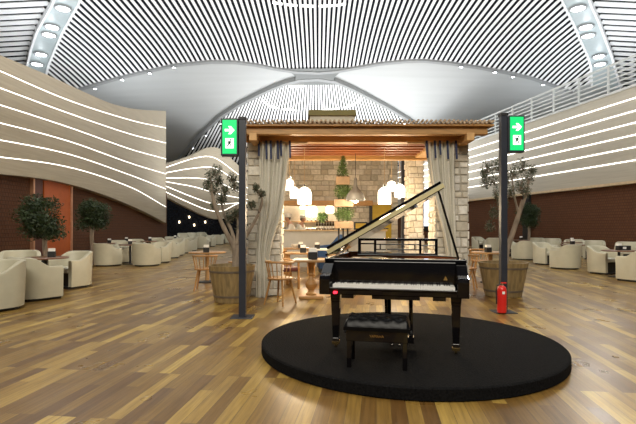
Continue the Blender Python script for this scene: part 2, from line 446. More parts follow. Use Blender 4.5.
p = ray(405, 121); p.z -= .16; downlight(p, .14, 'small bright spot at the right foot of the far arch over the roof', 'spots on the far arch')
def arc_light(pts, label):
    mb = MB()
    for (a, b) in zip(pts, pts[1:]):
        A, B = ray(*a), ray(*b); d = B - A; A2 = A + d * .06; B2 = A + d * .8
        A2.z -= .12; B2.z -= .12; mb.tube([A2, B2], .05, 6)
    return tag(mb.build('light_line', 'led'), label, 'ceiling light')
arc_light([(272, 0), (285, 2.2), (300, 3.5), (318, 4), (336, 3.2), (348, 1)], 'dashed curved line of light in the slats at the top of the photo')
arc_light([(262, 98), (268, 104), (280, 107.5), (301, 109), ], 'dashed curved line of light in the far vault left of the centre')
arc_light([(320, 109), (344, 106.5), (356, 102), (362, 96)], 'dashed curved line of light in the far vault right of the centre')
arc_light([(288, 85), (308, 84.5)], 'short line of light at the crown of the far vault')

# ------------------------------------------------------------------ walls
def interp(pts, x):
    for (a, b), (c, d) in zip(pts, pts[1:]):
        if x <= c: 
            t = (x - a) / (c - a); return b + (d - b) * t
    return pts[-1][1]
def smooth(pts, x):                                  # Catmull-Rom through the control points
    n = len(pts)
    if x <= pts[0][0]: return pts[0][1]
    for i in range(n - 1):
        if x <= pts[i + 1][0]:
            p1, p2 = pts[i], pts[i + 1]; p0 = pts[max(0, i - 1)]; p3 = pts[min(n - 1, i + 2)]
            h = p2[0] - p1[0]; t = (x - p1[0]) / h
            m1 = (p2[1] - p0[1]) / (p2[0] - p0[0]) * h; m2 = (p3[1] - p1[1]) / (p3[0] - p1[0]) * h
            return (2*t**3 - 3*t*t + 1) * p1[1] + (t**3 - 2*t*t + t) * m1 + (-2*t**3 + 3*t*t) * p2[1] + (t**3 - t*t) * m2
    return pts[-1][1]
def plane_pt(px, A, B):                              # where the view column meets the wall line A-B
    k = (px - CX) / F; dx, dy = B[0] - A[0], B[1] - A[1]
    t = (k * A[1] - A[0]) / (dx - k * dy); return Vector((A[0] + dx * t, A[1] + dy * t))
def wave_wall(name, m, A, B, xs, top, bot, thick):
    vs = []; d = Vector((B[0] - A[0], B[1] - A[1])).normalized(); nrm = Vector((-d.y, d.x))
    if nrm.dot(Vector(A)) < 0: nrm = -nrm
    for x in xs:
        q = plane_pt(x, A, B); zt = CH + (HY - smooth(top, x)) / F * q.y; zb = CH + (HY - smooth(bot, x)) / F * q.y
        b2 = q + nrm * thick
        vs += [(q.x, q.y, zb), (q.x, q.y, zt), (b2.x, b2.y, zt), (b2.x, b2.y, zb)]
    n = len(xs); fs = [(4 * i + k, 4 * i + (k + 1) % 4, 4 * i + 4 + (k + 1) % 4, 4 * i + 4 + k) for i in range(n - 1) for k in range(4)]
    fs += [(0, 1, 2, 3), (4 * n - 4, 4 * n - 1, 4 * n - 2, 4 * n - 3)]
    return struct(MB().add(vs, fs).build(name, m, uvaxis='yz'))
def led_line(name, A, B, xs, line, off, w=.013):
    d = Vector((B[0] - A[0], B[1] - A[1])).normalized(); nrm = Vector((-d.y, d.x))
    if nrm.dot(Vector(A)) > 0: nrm = -nrm
    path = []
    for x in xs:
        q = plane_pt(x, A, B); z = CH + (HY - smooth(line, x)) / F * q.y; path.append((q.x + nrm.x * off, q.y + nrm.y * off, z))
    o = MB().tube(path, w, 6).build(name, 'led'); return struct(o)
LA, LB = (-9.6, 10), (-9.6, 30)
xsL = [-170 + i * 6 for i in range(57)]; xsL = [x for x in xsL if x < 166] + [166]
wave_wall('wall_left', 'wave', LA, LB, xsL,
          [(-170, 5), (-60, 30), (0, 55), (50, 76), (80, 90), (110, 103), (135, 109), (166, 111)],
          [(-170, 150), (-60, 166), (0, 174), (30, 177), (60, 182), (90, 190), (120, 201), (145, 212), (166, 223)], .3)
lines = [[(-170, 16), (-60, 44), (0, 71), (68, 100), (130, 120), (166, 128)], [(-170, 40), (-60, 66), (0, 88), (68, 113), (130, 134), (166, 143)],
         [(-170, 66), (-60, 88), (0, 105), (68, 127), (130, 149), (166, 159)], [(-170, 92), (-60, 110), (0, 123), (68, 141), (130, 163), (166, 174)],
         [(-170, 116), (-60, 130), (0, 140), (68, 154), (130, 175), (166, 189)], [(-170, 140), (-60, 151), (0, 157), (68, 167), (130, 187), (166, 207)]]
for i, l in enumerate(lines): led_line('trim_%d' % (20 + i), LA, LB, xsL, l, .0)
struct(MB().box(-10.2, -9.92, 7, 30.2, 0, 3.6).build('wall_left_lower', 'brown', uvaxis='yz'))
def on_left(px): return -9.9 * F / (px - CX)
struct(MB().box(-9.93, -9.86, on_left(43), on_left(69), 0, 3.5).build('door_1', 'orange'))
struct(MB().box(-9.93, -9.87, on_left(33), on_left(42), 0, 3.5).build('trim_30', 'maroon'))
struct(MB().box(-9.95, -9.80, on_left(30.6), on_left(32.2), 0, 3.5).build('trim_31', 'copper'))
struct(MB().box(-9.95, -9.80, on_left(69), on_left(70.3), 0, 3.5).build('trim_32', 'copper'))
# far wave wall
FA, FB = (-11.6, 33), (-5.2, 45)
xsF = [150 + i * 4 for i in range(32)]
wave_wall('wall_back', 'wave', FA, FB, xsF,
          [(150, 168), (168, 163), (190, 156), (204, 149), (213, 147), (222, 150), (235, 162), (250, 176), (262, 184), (280, 190)],
          [(150, 190), (168, 198), (190, 209), (205, 216), (216, 219), (226, 218), (236, 210), (250, 204), (262, 206), (280, 210)], .3)
fl = [[(150, 174), (170, 166), (200, 157), (215, 158), (235, 172), (262, 192), (280, 198)], [(150, 176), (170, 172), (195, 168), (215, 168), (235, 180), (262, 196), (280, 200)],
      [(150, 177), (168, 178), (195, 178), (215, 181), (240, 192), (262, 199), (280, 203)], [(150, 178), (168, 182), (195, 187), (215, 193), (240, 198), (262, 202), (280, 205)],
      [(150, 180), (168, 187), (190, 196), (215, 204), (238, 203), (262, 204), (280, 207)], [(150, 184), (168, 193), (190, 203), (208, 210), (222, 211), (240, 203), (262, 205), (280, 209)]]
for i, l in enumerate(fl): led_line('trim_%d' % (40 + i), FA, FB, xsF, l, .0, .022)
struct(MB().box(-26, 3, 46.5, 46.8, 0, 5.5).build('wall_back_dark', 'dark'))
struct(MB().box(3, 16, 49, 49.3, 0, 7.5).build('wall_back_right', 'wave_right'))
for (px, py) in ((189, 217), (194, 225), (179, 222), (205, 222)):
    p = P(px, py, 46.3); tag(MB().box(p.x - .05, p.x + .05, 46.3, 46.45, p.z - .11, p.z + .11).build('wall_lamp', 'lampshade'), 'tiny white light on the dark far wall beyond the armchairs', 'lamp', 'tiny lights on the dark far wall')
# right wall with railing
def rx(Y): return 13.8 - .211 * (Y - 20)
def slab(z0, z1, d0, d1, m, name, y0=8, y1=48):
    vs = [(rx(y0) + d0, y0, z0), (rx(y0) + d1, y0, z0), (rx(y1) + d1, y1, z0), (rx(y1) + d0, y1, z0)]
    mb = MB().add(vs + [(a, b, z1) for a, b, _ in vs], [(0, 3, 2, 1), (4, 5, 6, 7), (0, 1, 5, 4), (1, 2, 6, 5), (2, 3, 7, 6), (3, 0, 4, 7)])
    return mb.build(name, m, uvaxis='yz')
struct(slab(3.37, 7.4, -.25, .3, 'wave_right', 'wall_right'))
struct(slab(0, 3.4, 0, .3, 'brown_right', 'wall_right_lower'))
struct(slab(3.25, 3.37, -.3, .0, 'woodpale', 'trim_50'))
struct(slab(7.4, 7.5, -.32, .4, 'rail', 'trim_51'))
for i, z in enumerate((6.91, 6.36, 5.85, 5.33, 4.80, 4.24)):
    struct(slab(z - .02, z + .02, -.275, -.25, 'led', 'trim_%d' % (52 + i)))
rl = thing('railing', 'pale metal railing running along the top of the right wall', 'railing', (0, 0, 7.5)); rl.scale = (1, 1, 1.22)
for i, z in enumerate((.15, .33, .5, .67, .84)):
    s_ = slab(z, z + .05, -.14, -.09, 'rail', 'rail'); s_.parent = rl
s_ = slab(1.02, 1.09, -.15, -.06, 'rail', 'handrail'); s_.parent = rl
for k in range(22):
    Y = 9 + k * 1.75; MB().box(rx(Y) - .16, rx(Y) - .08, Y - .04, Y + .04, 0, 1.04).build('post', 'rail', rl)
struct(MB().box(rx(27.2) - .06, rx(27.2) + .1, 26.7, 27.9, 0, 3.3).build('dark_niche', 'black'))  # flat black slab standing for a dark niche, no recess modelled

# ------------------------------------------------------------------ stage
PT = .11
tag(MB().lathe([(1.57, 0), (1.60, .01), (1.60, PT - .012), (1.588, PT - .002), (1.57, PT)], 96, c=(.985, 5.10)).build('round_stage', 'carpet', smooth=True),
    'low round black carpeted platform under the grand piano', 'stage')

# ------------------------------------------------------------------ grand piano
W, L = 1.43, 1.72
pn = thing('grand_piano', 'glossy black grand piano with raised lid on the round black platform', 'piano', (.012, 4.585, PT), -radians(12.6))
def outline(v0=0.0, n=14):
    pts = [(0, v0), (W, v0), (W, .62)]
    for i in range(1, n + 1):                        # bent side: bulge then waist then tail
        t = i / n; u = W - (W - .62) * (3*t*t - 2*t**3); v = .62 + (L - .16 - .62) * t
        pts.append((u, v))
    for i in range(1, 7):
        a = pi / 2 * i / 6; pts.append((.62 - .3 * (1 - cos(a)) , L - .16 + .16 * sin(a)))
    pts += [(.12, L), (.03, L - .03), (0, L - .12)]
    return pts
def inset(pts, d):
    out = []; n = len(pts)
    for i in range(n):
        a = Vector(pts[i - 1]); b = Vector(pts[i]); c = Vector(pts[(i + 1) % n])
        e = ((b - a).normalized() + (c - b).normalized()).normalized(); out.append((b.x - e.y * d, b.y + e.x * d))
    return out
o1 = outline(.28); o2 = inset(o1, .045); nn = len(o1)
vs = [(x, y, z) for pts, z in ((o1, .60), (o1, .905), (o2, .905), (o2, .60)) for x, y in pts]
MB().add(vs, [(k * nn + i, k * nn + (i + 1) % nn, ((k + 1) % 4) * nn + (i + 1) % nn, ((k + 1) % 4) * nn + i) for k in range(4) for i in range(nn)]).build('rim', 'piano', pn, bevel=.006)
o3 = inset(o1, .046); o4 = inset(o1, .054)
vs = [(x, y, z) for pts, z in ((o3, .70), (o3, .895), (o4, .895), (o4, .70)) for x, y in pts]
MB().add(vs, [(k * nn + i, k * nn + (i + 1) % nn, ((k + 1) % 4) * nn + (i + 1) % nn, ((k + 1) % 4) * nn + i) for k in range(4) for i in range(nn)]).build('inner_rim', 'redwood', pn)
MB().prism(inset(o1, .044), .80, .82).build('soundboard', 'redwood', pn)
fr = MB().prism(inset(o1, .12), .825, .845); fr.box(.2, 1.2, .50, .56, .845, .875); fr.build('iron_plate', 'gold_lidglint', pn)
MB().prism(inset(outline(.05), .06), .56, .62).build('bottom_board', 'piano', pn)
MB().box(0, W, .02, .30, .56, .61).build('keybed', 'piano', pn, bevel=.006)
for u0 in (0, W - .105):
    ck = [(.0, .56), (.30, .56), (.30, .875), (.22, .85), (.10, .765), (.02, .745), (.0, .71)]
    mb = MB(); mb.prism(ck, u0, u0 + .105, Matrix(((0, 0, 1, 0), (1, 0, 0, 0), (0, 1, 0, 0), (0, 0, 0, 1)))); mb.build('cheek', 'piano', pn, bevel=.006)
MB().box(.105, W - .105, .255, .285, .64, .876).build('fallboard', 'piano', pn, bevel=.004)
MB().box(.105, W - .105, .01, .05, .608, .630).build('key_slip', 'piano', pn, bevel=.003)
MB().box(.0, W, .26, .40, .875, .905).build('front_rail', 'piano', pn, bevel=.004)
kw = (W - .25) / 52; mb = MB()
for k in range(52): mb.box(.125 + k * kw + .0008, .125 + (k + 1) * kw - .0008, .055, .25, .615, .657)
mb.build('white_keys', 'ivory', pn)
mb = MB(); k = 0
for k in range(51):
    if (k + 5) % 7 in (0, 1, 3, 4, 5): mb.box(.125 + (k + 1) * kw - .006, .125 + (k + 1) * kw + .006, .165, .25, .656, .668)
mb.build('black_keys', 'piano', pn)
MB().box(.5, .62, -.004, .012, .575, .615).build('red_lamp', 'piano', pn)
e = MB().box(.145, .178, -.012, .02, .572, .592).build('indicator_light', 'red_led', pn); e['label'] = 'small glowing red light under the left end of the keyboard'
for u0, u1 in ((.22, .34), (.52, .98), (1.10, 1.22)): MB().box(u0, u1, .03, .2, .525, .56).build('bottom_batten', 'piano', pn)
for uu, vv in ((.14, .17), (W - .11, .17), (.58, L - .33)):
    lg = MB()
    for (a0, z0), (a1, z1) in zip([(.052, .56), (.048, .50), (.045, .47), (.030, .10)], [(.048, .50), (.045, .47), (.030, .10), (.034, .06)]):
        vsx = [(uu + sx * a0, vv + sy * a0, z0) for sx, sy in ((-1, -1), (1, -1), (1, 1), (-1, 1))] + [(uu + sx * a1, vv + sy * a1, z1) for sx, sy in ((-1, -1), (1, -1), (1, 1), (-1, 1))]
        lg.add(vsx, [(0, 1, 2, 3), (7, 6, 5, 4), (0, 4, 5, 1), (1, 5, 6, 2), (2, 6, 7, 3), (3, 7, 4, 0)])
    lo = lg.build('leg', 'piano', pn, bevel=.003)
    cs = MB().box(uu - .036, uu + .036, vv - .036, vv + .036, .035, .06); cs.lathe([(.001, -.012), (.026, -.012), (.026, .012), (.001, .012)], 14, M4=Matrix.Translation((uu, vv, .026)) @ Matrix.Rotation(pi / 2, 4, 'Y'))
    cs.build('caster', 'gold', lo)
ly = MB(); ly.box(.65, .69, .30, .33, .08, .58); ly.box(.87, .91, .30, .33, .08, .58); ly.box(.64, .92, .27, .40, .05, .11)
ly.build('pedal_lyre', 'piano', pn, bevel=.004)
for uu in (.71, .78, .85):
    MB().box(uu - .013, uu + .013, .12, .28, .05, .068).build('pedal', 'chrome', pn, bevel=.004)
md = MB()                                            # music desk: open frame
def fb(u0, u1, z0, z1): md.box(u0, u1, .44, .465, z0, z1)
fb(.33, 1.16, 1.085, 1.11); fb(.33, 1.16, .93, .955); fb(.33, .36, .93, 1.11); fb(1.13, 1.16, .93, 1.11)
fb(.50, .525, .95, 1.09); fb(.97, .995, .95, 1.09); fb(.36, .5, 1.045, 1.06); fb(.525, .97, 1.04, 1.052); fb(.525, .97, .985, .997); fb(.56, .575, .985, 1.052); fb(.92, .935, .985, 1.052); fb(.995, 1.13, 1.03, 1.04)
md.box(.33, 1.16, .40, .47, .93, .94)
md.build('music_desk', 'piano', pn, bevel=.002)
th = radians(30)
lidM = Matrix.Translation((0, 0, .918)) @ Matrix.Rotation(-th, 4, 'Y')
lid = MB().prism([(x * .985, max(y, .33)) for x, y in outline(.33)], 0, .022, lidM).build('lid', 'piano', pn, bevel=.002)
MB().prism([(.05, .335), (1.41, .335), (1.41, .64), (.05, .64)], .056, .084, lidM).build('folded_front_flap', 'piano', lid, bevel=.002)
e = MB().box(.035, 1.42, .325, .35, .008, .05, M4=lidM).build('lid_edge_reflection', 'gold_lidglint', lid); e['label'] = 'pale gold front edge of the raised lid'  # lit reflection along the lid's front edge, painted as a gold strip
ptop = lidM @ Vector((1.35, .42, 0)); MB().tube([(1.37, .52, .90), tuple(ptop)], .012, 8).build('prop_stick', 'piano', pn)
mb = MB().prism([(1.205, .70), (1.25, .70), (1.2275, .745)], 0, .003, Matrix(((1, 0, 0, 0), (0, 0, -1, .2545), (0, 1, 0, 0), (0, 0, 0, 1))))
e = mb.build('emblem', 'gold', pn); e['label'] = 'small gold triangular emblem on the fallboard'

# bench
bn = thing('piano_bench', 'black tufted leather piano bench in front of the keyboard', 'bench', (.535, 4.12, PT), -radians(11))
bw, bd = .285, .175
st = MB(); nu, nv = 33, 19
for j in range(nv):
    for i in range(nu):
        a, b = i / (nu - 1), j / (nv - 1); x, y = -bw + 2 * bw * a, -bd + 2 * bd * b
        edge = min(a, 1 - a) * 2 * bw; edge2 = min(b, 1 - b) * 2 * bd
        ed = min(1, edge / .035) ** .5 * min(1, edge2 / .035) ** .5
        tuft = 0
        for r in range(3):
            for c in range(5 if r != 1 else 4):
                bx, by = -.21 + c * .105 + (.0525 if r == 1 else 0), -.10 + r * .10
                tuft += math.exp(-((x - bx) ** 2 + (y - by) ** 2) / .00022)
        dq = abs(((x / .105 + y / .1) % 1) - .5), abs(((x / .105 - y / .1) % 1) - .5)
        st.v.append((x, y, .36 + .062 * ed - .034 * tuft * ed + .014 * (1 - 2 * abs(.5 - dq[0])) * ed))
for j in range(nv - 1):
    for i in range(nu - 1): q = j * nu + i; st.f.append((q, q + 1, q + nu + 1, q + nu)); st.t.append(None)
st.box(-bw, bw, -bd, bd, .33, .361)
st.build('cushion', 'leather', bn, smooth=True, fix=False)
MB().box(-bw + .02, bw - .02, -bd + .02, bd - .02, .235, .331).build('apron', 'piano', bn, bevel=.004)
for sx in (-1, 1):
    for sy in (-1, 1):
        MB().box(sx * (bw - .045) - .02, sx * (bw - .045) + .02, sy * (bd - .045) - .02, sy * (bd - .045) + .02, 0, .27).build('leg', 'piano', bn, bevel=.004)
for sx in (-1, 1): MB().lathe([(.001, 0), (.02, 0), (.024, .02), (.001, .024)], 12, M4=Matrix.Translation((sx * (bw - .005), 0, .29)) @ Matrix.Rotation(sx * pi / 2, 4, 'Y')).build('knob', 'black', bn)
fc = bpy.data.curves.new('lettering', 'FONT'); fc.body = 'YAMAHA'; fc.size = .03; fc.align_x = 'CENTER'; fc.extrude = .0006
fo = bpy.data.objects.new('tmp_text', fc); COL.objects.link(fo); bpy.context.view_layer.update()
tm = bpy.data.meshes.new_from_object(fo); bpy.data.objects.remove(fo); tm.materials.clear(); tm.materials.append(M['gold'])
lt = bpy.data.objects.new('lettering', tm); COL.objects.link(lt); lt.parent = bn; lt.location = (.0, -bd + .0185, .275); lt.rotation_euler = (pi / 2, 0, 0)

# ------------------------------------------------------------------ sign poles
def exit_pole(loc, H, side, label, zs0, zs1):
    t = thing('sign_pole', label, 'exit sign pole', loc)
    MB().box(-.165, .165, -.16, .16, 0, .012).build('base_plate', 'pole', t, bevel=.003)
    MB().box(-.05, .05, -.05, .05, .012, H).build('pole', 'pole', t, bevel=.004)
    MB().box(-.06, .06, -.06, .06, H - .04, H).build('cap', 'black', t, bevel=.004)
    w = .255; x0 = .06 * side; x1 = x0 + side * w; a, b = min(x0, x1), max(x0, x1)
    bx = MB().box(a, b, -.06, .06, zs0, zs1).build('sign_box', 'pole', t, bevel=.006)
    MB().box(a + .025, b - .02, -.064, -.058, zs0 + .03, zs1 - .025).build('sign_face', 'green_sign', bx)
    cx_ = (a + b) / 2 + .004; h = zs1 - zs0; cz = zs0 + h * .68; R_ = Matrix(((1, 0, 0, cx_), (0, 0, -1, 0), (0, 1, 0, 0), (0, 0, 0, 1)))
    ar = [(-.07, -.018), (.005, -.018), (-.02, -.06), (.02, -.06), (.075, 0), (.02, .06), (-.02, .06), (.005, .018), (-.07, .018)]
    MB().prism([(p[0], p[1] + cz) for p in ar], .064, .069, R_).build('arrow', 'white_sign', bx)
    q = zs0 + h * .33; MB().prism([(-.062, q - .075), (.062, q - .075), (.062, q + .075), (-.062, q + .075)], .064, .068, R_).build('pictogram_panel', 'white_sign', bx)
    m_ = MB()
    m_.prism([(.018 + .012 * cos(i * pi / 5), q + .05 + .012 * sin(i * pi / 5)) for i in range(10)], .069, .072, R_)
    m_.prism([(-.018, q + .03), (.018, q + .036), (.014, q - .012), (-.02, q - .010)], .069, .072, R_)
    m_.prism([(.008, q + .03), (.038, q + .008), (.034, q), (.006, q + .02)], .069, .072, R_)
    m_.prism([(-.01, q + .03), (-.036, q + .022), (-.042, q + .002), (-.034, q), (-.028, q + .016), (-.008, q + .018)], .069, .072, R_)
    m_.prism([(-.006, q - .006), (.008, q - .006), (.028, q - .028), (.022, q - .056), (.012, q - .054), (.016, q - .03)], .069, .072, R_)
    m_.prism([(-.014, q - .004), (.0, q - .006), (-.016, q - .036), (-.046, q - .042), (-.047, q - .032), (-.024, q - .026)], .069, .072, R_)
    e = m_.build('running_figure', 'sign_ink', bx)
    return t
pL = P(243, 317, 6.87); exit_pole((-1.125, 6.87, 0), 2.98, -1, 'dark pole left of the pavilion carrying a lit green exit sign', 2.40, 2.955)
exit_pole((2.93, 7.28, 0), 3.14, 1, 'dark pole right of the pavilion carrying a lit green exit sign', 2.52, 3.10)
fe = thing('fire_extinguisher', 'red fire extinguisher standing at the foot of the right sign pole', 'fire extinguisher', (2.855, 7.145, .0125))
MB().lathe([(.055, 0), (.068, .01), (.07, .03), (.07, .36), (.06, .40), (.03, .425)], 20).build('cylinder', 'red', fe, smooth=True)
MB().lathe([(.022, .42), (.022, .46)], 12).build('valve', 'chrome', fe)
MB().box(-.015, .07, -.01, .01, .455, .475).build('handle', 'red', fe, bevel=.003)
MB().tube([(-.02, 0, .44), (-.07, 0, .43), (-.085, 0, .36), (-.082, 0, .14)], .011, 8).build('hose', 'black', fe, smooth=True)
MB().box(-.02, .02, -.074, -.069, .30, .34).build('paper_label', 'paper', fe)

# ------------------------------------------------------------------ pavilion
def stone_block_wall(mb, x0, x1, y0, y1, z0, z1, faces, rh=(.13, .24), bw_=(.16, .38), d=.035, skip=None):
    # coursed rubble: rows of blocks standing proud of the mortar core
    for f in faces:
        z = z0
        while z < z1 - .02:
            h = min(random.uniform(*rh), z1 - z); 
            if z1 - z - h < .07: h = z1 - z
            lo, hi = (x0, x1) if f in 'fb' else (y0, y1); u = lo
            while u < hi - .01:
                w = random.uniform(*bw_)
                if hi - u - w < .1: w = hi - u
                if skip is None or not skip(u + w / 2, z + h / 2):
                    g_ = random.uniform(.004, .012); k = random.uniform(.8, 1.12); c = random.choice([(.68, .64, .55), (.76, .72, .64), (.60, .57, .49), (.72, .69, .63), (.66, .60, .49)])
                    t = tuple(q * k for q in c); dd = d * random.uniform(.5, 1.0); j = lambda: random.uniform(-.008, .008)
                    a0, a1, b0, b1 = u + g_, u + w - g_, z + g_, z + h - g_; ch = .012
                    base = [(a0, b0), (a1, b0), (a1, b1), (a0, b1)]
                    topq = [(a0 + ch + j() * .5, b0 + ch), (a1 - ch, b0 + ch + j() * .5), (a1 - ch + j() * .5, b1 - ch), (a0 + ch, b1 - ch + j() * .5)]
                    def mp(a, b, q):
                        if f == 'f': return (a, y0 - q, b)
                        if f == 'b': return (a, y1 + q, b)
                        if f == 'l': return (x0 - q, a, b)
                        return (x1 + q, a, b)
                    vs = [mp(a, b, -.004) for a, b in base] + [mp(a, b, dd) for a, b in topq]
                    mb.add(vs, [(4, 5, 6, 7), (0, 1, 5, 4), (1, 2, 6, 5), (2, 3, 7, 6), (3, 0, 4, 7)], t)
                u += w
            z += h
def pillar(x0, x1, y0, y1, z1, label, faces='flr'):
    t = thing('stone_pillar', label, 'pillar', ((x0 + x1) / 2, (y0 + y1) / 2, 0)); w, d = (x1 - x0) / 2, (y1 - y0) / 2
    m_ = MB(); stone_block_wall(m_, -w, w, -d, d, 0, z1, faces, (.11, .2), (.13, .3)); m_.build('stone_blocks', 'stone', t)
    MB().box(-w, w, -d, d, 0, z1).build('mortar_core', 'mortar', t)
PY = 9.0
pillar(-1.37, -.74, PY, PY + .6, 3.0, 'pale stone pillar of the pavilion behind the left curtain')
pillar(2.32, 2.93, PY, PY + .6, 3.0, 'pale stone pillar of the pavilion behind the right curtain')
pillar(2.46, 2.86, 12.5, 13.0, 3.55, 'inner stone pillar seen past the raised piano lid')
# timber frame and roof
tf = thing('timber_roof', 'honey timber roof frame of the pavilion with reed covered edge', 'roof', (0, 0, 0))
MB().box(-1.45, 3.12, 8.45, 8.60, 3.05, 3.19).build('fascia_beam', 'wood', tf, bevel=.01)
MB().box(-1.40, 2.98, 8.95, 9.15, 3.0, 3.24).build('front_beam', 'wood', tf, bevel=.01)
for x0 in (-1.26, 2.72): MB().box(x0, x0 + .14, 8.40, 9.3, 2.93, 3.07).build('bracket', 'woodend', tf, bevel=.008)
rf = MB(); rf.box(-1.5, 3.2, 8.36, 11.2, 3.19, 3.22); rf.box(-1.5, 3.2, 11.16, 11.2, 3.19, 3.44); rf.add([(-1.5, 11.2, 3.42), (3.2, 11.2, 3.42), (3.2, 17.6, 4.27), (-1.5, 17.6, 4.27), (-1.5, 11.2, 3.46), (3.2, 11.2, 3.46), (3.2, 17.6, 4.31), (-1.5, 17.6, 4.31)], [(0, 3, 2, 1), (4, 5, 6, 7), (0, 1, 5, 4), (1, 2, 6, 5), (2, 3, 7, 6), (3, 0, 4, 7)])
rf.build('roof_deck', 'wood', tf)
rd = MB()
for k in range(118):
    x = -1.5 + k * .04; rd.lathe([(.023, 0), (.023, .3 + random.random() * .05)], 6, M4=Matrix.Translation((x, 8.31 + random.random() * .03, 3.24 + .035 * (k % 2) + random.uniform(-.004, .006))) @ Matrix.Rotation(-pi / 2, 4, 'X'))
rd.build('reed_edge', 'reed', tf)
MB().box(-1.40, 2.95, 9.15, 11.15, 3.14, 3.18).build('soffit', 'ceil_wood', tf)
for k in range(5): y = 9.38 + k * .33; MB().box(-.72, 2.3, y, y + .11, 3.03, 3.14).build('batten', 'wood_red', tf, bevel=.006)
MB().box(-1.3, 2.9, 10.98, 11.15, 2.96, 3.19).build('cross_beam', 'wood', tf, bevel=.01)
MB().box(2.32, 2.60, 9.65, 10.95, 3.0, 3.13).build('side_beam', 'woodend', tf, bevel=.01)
for k in range(4): y = 12.3 + k * 1.2; z = 3.42 + (y - 11.2) * .1328; MB().box(-1.4, 2.95, y, y + .14, z - .12, z + .005).build('rafter', 'wood', tf)
ct = thing('rooftop_box', 'small olive topped box standing on the pavilion roof', 'box', (0, 0, 3.22))
b0, b1 = P(310, 125, 9.6), P(354, 113, 9.6)
MB().box(b0.x, b1.x, 9.5, 10.1, 0, .43).build('body', 'pale_stone', ct); MB().box(b0.x - .03, b1.x + .03, 9.46, 10.14, .43, .54).build('lid', 'olive', ct)
ct.location.z = 3.22
def rod(x0, x1, label):
    return tag(MB().tube([(x0, 8.86, 2.975), (x1, 8.86, 2.975)], .022, 10).build('curtain_rod', 'woodpale'), label, 'curtain rod')
rod(-1.2, -.2, 'pale wooden curtain rod over the left curtain'); rod(1.72, 2.78, 'pale wooden curtain rod over the right curtain')
def curtain(edgeL, edgeR, Y, label, folds, ribbons):
    t = thing('curtain', label, 'curtain', (0, Y, 0)); nu, nv = 90, 30; mb = MB()
    for j in range(nv + 1):
        py = 141.5 + (edgeL[-1][0] - 141.5) * j / nv
        xa = (smooth([(a, b) for a, b in edgeL], py) - CX) / F * Y; xb = (smooth([(a, b) for a, b in edgeR], py) - CX) / F * Y
        z = CH + (HY - py) / F * Y
        for i in range(nu + 1):
            u = i / nu; amp = .045 * min(1, .45 + (xb - xa) * .6)
            mb.v.append((xa + (xb - xa) * u + .012 * sin(u * 17 + j * .2), amp * sin(u * folds * 2 * pi + .5 * sin(j * .16)) + .006 * sin(u * 31 + j * .3), z))
    for j in range(nv):
        for i in range(nu): q = j * (nu + 1) + i; mb.f.append((q, q + 1, q + nu + 2, q + nu + 1)); mb.t.append(None)
    c = mb.build('cloth', 'fabric', t, smooth=True, fix=False); so = c.modifiers.new('Solidify', 'SOLIDIFY'); so.thickness = .006
    for px, l in ribbons:
        x = (px - CX) / F * Y; z1 = 2.995
        MB().add([(x - .02, -.06, z1), (x + .02, -.06, z1), (x + .028, -.085, z1 - l), (x - .008, -.085, z1 - l), (x - .02, -.052, z1), (x + .02, -.052, z1), (x + .028, -.077, z1 - l), (x - .008, -.077, z1 - l)],
                 [(0, 1, 2, 3), (7, 6, 5, 4), (0, 4, 5, 1), (1, 5, 6, 2), (2, 6, 7, 3), (3, 7, 4, 0)]).build('ribbon', 'navy', t)
curtain([(141, 258), (200, 259), (250, 257), (300, 256)], [(141, 291.5), (169, 288), (210, 282), (241, 272), (270, 268), (300, 267)], 8.80, 'pale linen curtain with navy ribbons at the left stone pillar', 5, [(259, .3), (266.5, .36), (271, .36), (278, .36), (281, .3), (290, .34)])
curtain([(141, 424), (178, 430), (210, 437), (237, 444), (270, 448), (300, 449)], [(141, 455), (200, 455), (255, 455), (300, 457)], 8.80, 'pale linen curtain with navy ribbons at the right stone pillar', 5, [(426, .34), (434, .34), (439, .28), (446.5, .36), (455, .36)])

# rear stone wall with the kitchen opening
Yw = 17.0
def wx(px, Y=Yw): return (px - CX) / F * Y
def wz(py, Y=Yw): return CH + (HY - py) / F * Y
bw0 = MB()
ox0, ox1, oz0, oz1 = wx(282), wx(346), 0.0, wz(205)
def sk(u, z): return ox0 < u < ox1 and z < oz1
random.seed(11)
stone_block_wall(bw0, -1.45, 2.95, Yw, Yw + .4, 0, 4.1, 'f', (.14, .26), (.2, .5), .04, sk)
struct(bw0.build('wall_kitchen', 'stone'))
cm = MB(); cm.box(-1.45, ox0, Yw + .005, Yw + .4, 0, 4.1); cm.box(ox1, 2.95, Yw + .005, Yw + .4, 0, 4.1); cm.box(ox0, ox1, Yw + .005, Yw + .4, oz1, 4.1)
struct(cm.build('wall_kitchen_core', 'mortar'))
struct(MB().box(wx(280), wx(372), Yw - .28, Yw - .04, wz(206), wz(201)).build('trim_60', 'wood', bevel=.01))
struct(MB().box(-2.2, 2.95, 20.3, 20.5, 0, 3.2).build('wall_kitchen_back', 'plaster'))
cu = thing('kitchen_counter', 'grey fronted bar counter with a wooden top before the open kitchen', 'counter', (0, 15.9, 0))
MB().box(-1.3, 2.3, -.25, .3, 0, 1.22).build('body', 'counter', cu); MB().box(-1.35, 2.35, -.33, .34, 1.22, 1.27).build('countertop', 'woodpale', cu, bevel=.006)
yp = thing('oven_front', 'yellow panelled oven front in the stone wall right of the kitchen opening', 'oven', (0, Yw - .08, 0))
MB().box(wx(372), wx(391), -.02, .06, .9, wz(205)).build('panel', 'yellow', yp); MB().box(wx(371), wx(392), -.1, .07, wz(205), wz(202.5)).build('hood', 'woodpale', yp); MB().box(wx(369), wx(372), -.05, .07, .9, wz(205)).build('dark_frame', 'black', yp)
MB().box(wx(376), wx(388), -.06, -.02, 1.3, 1.33).build('handle', 'chrome', yp)
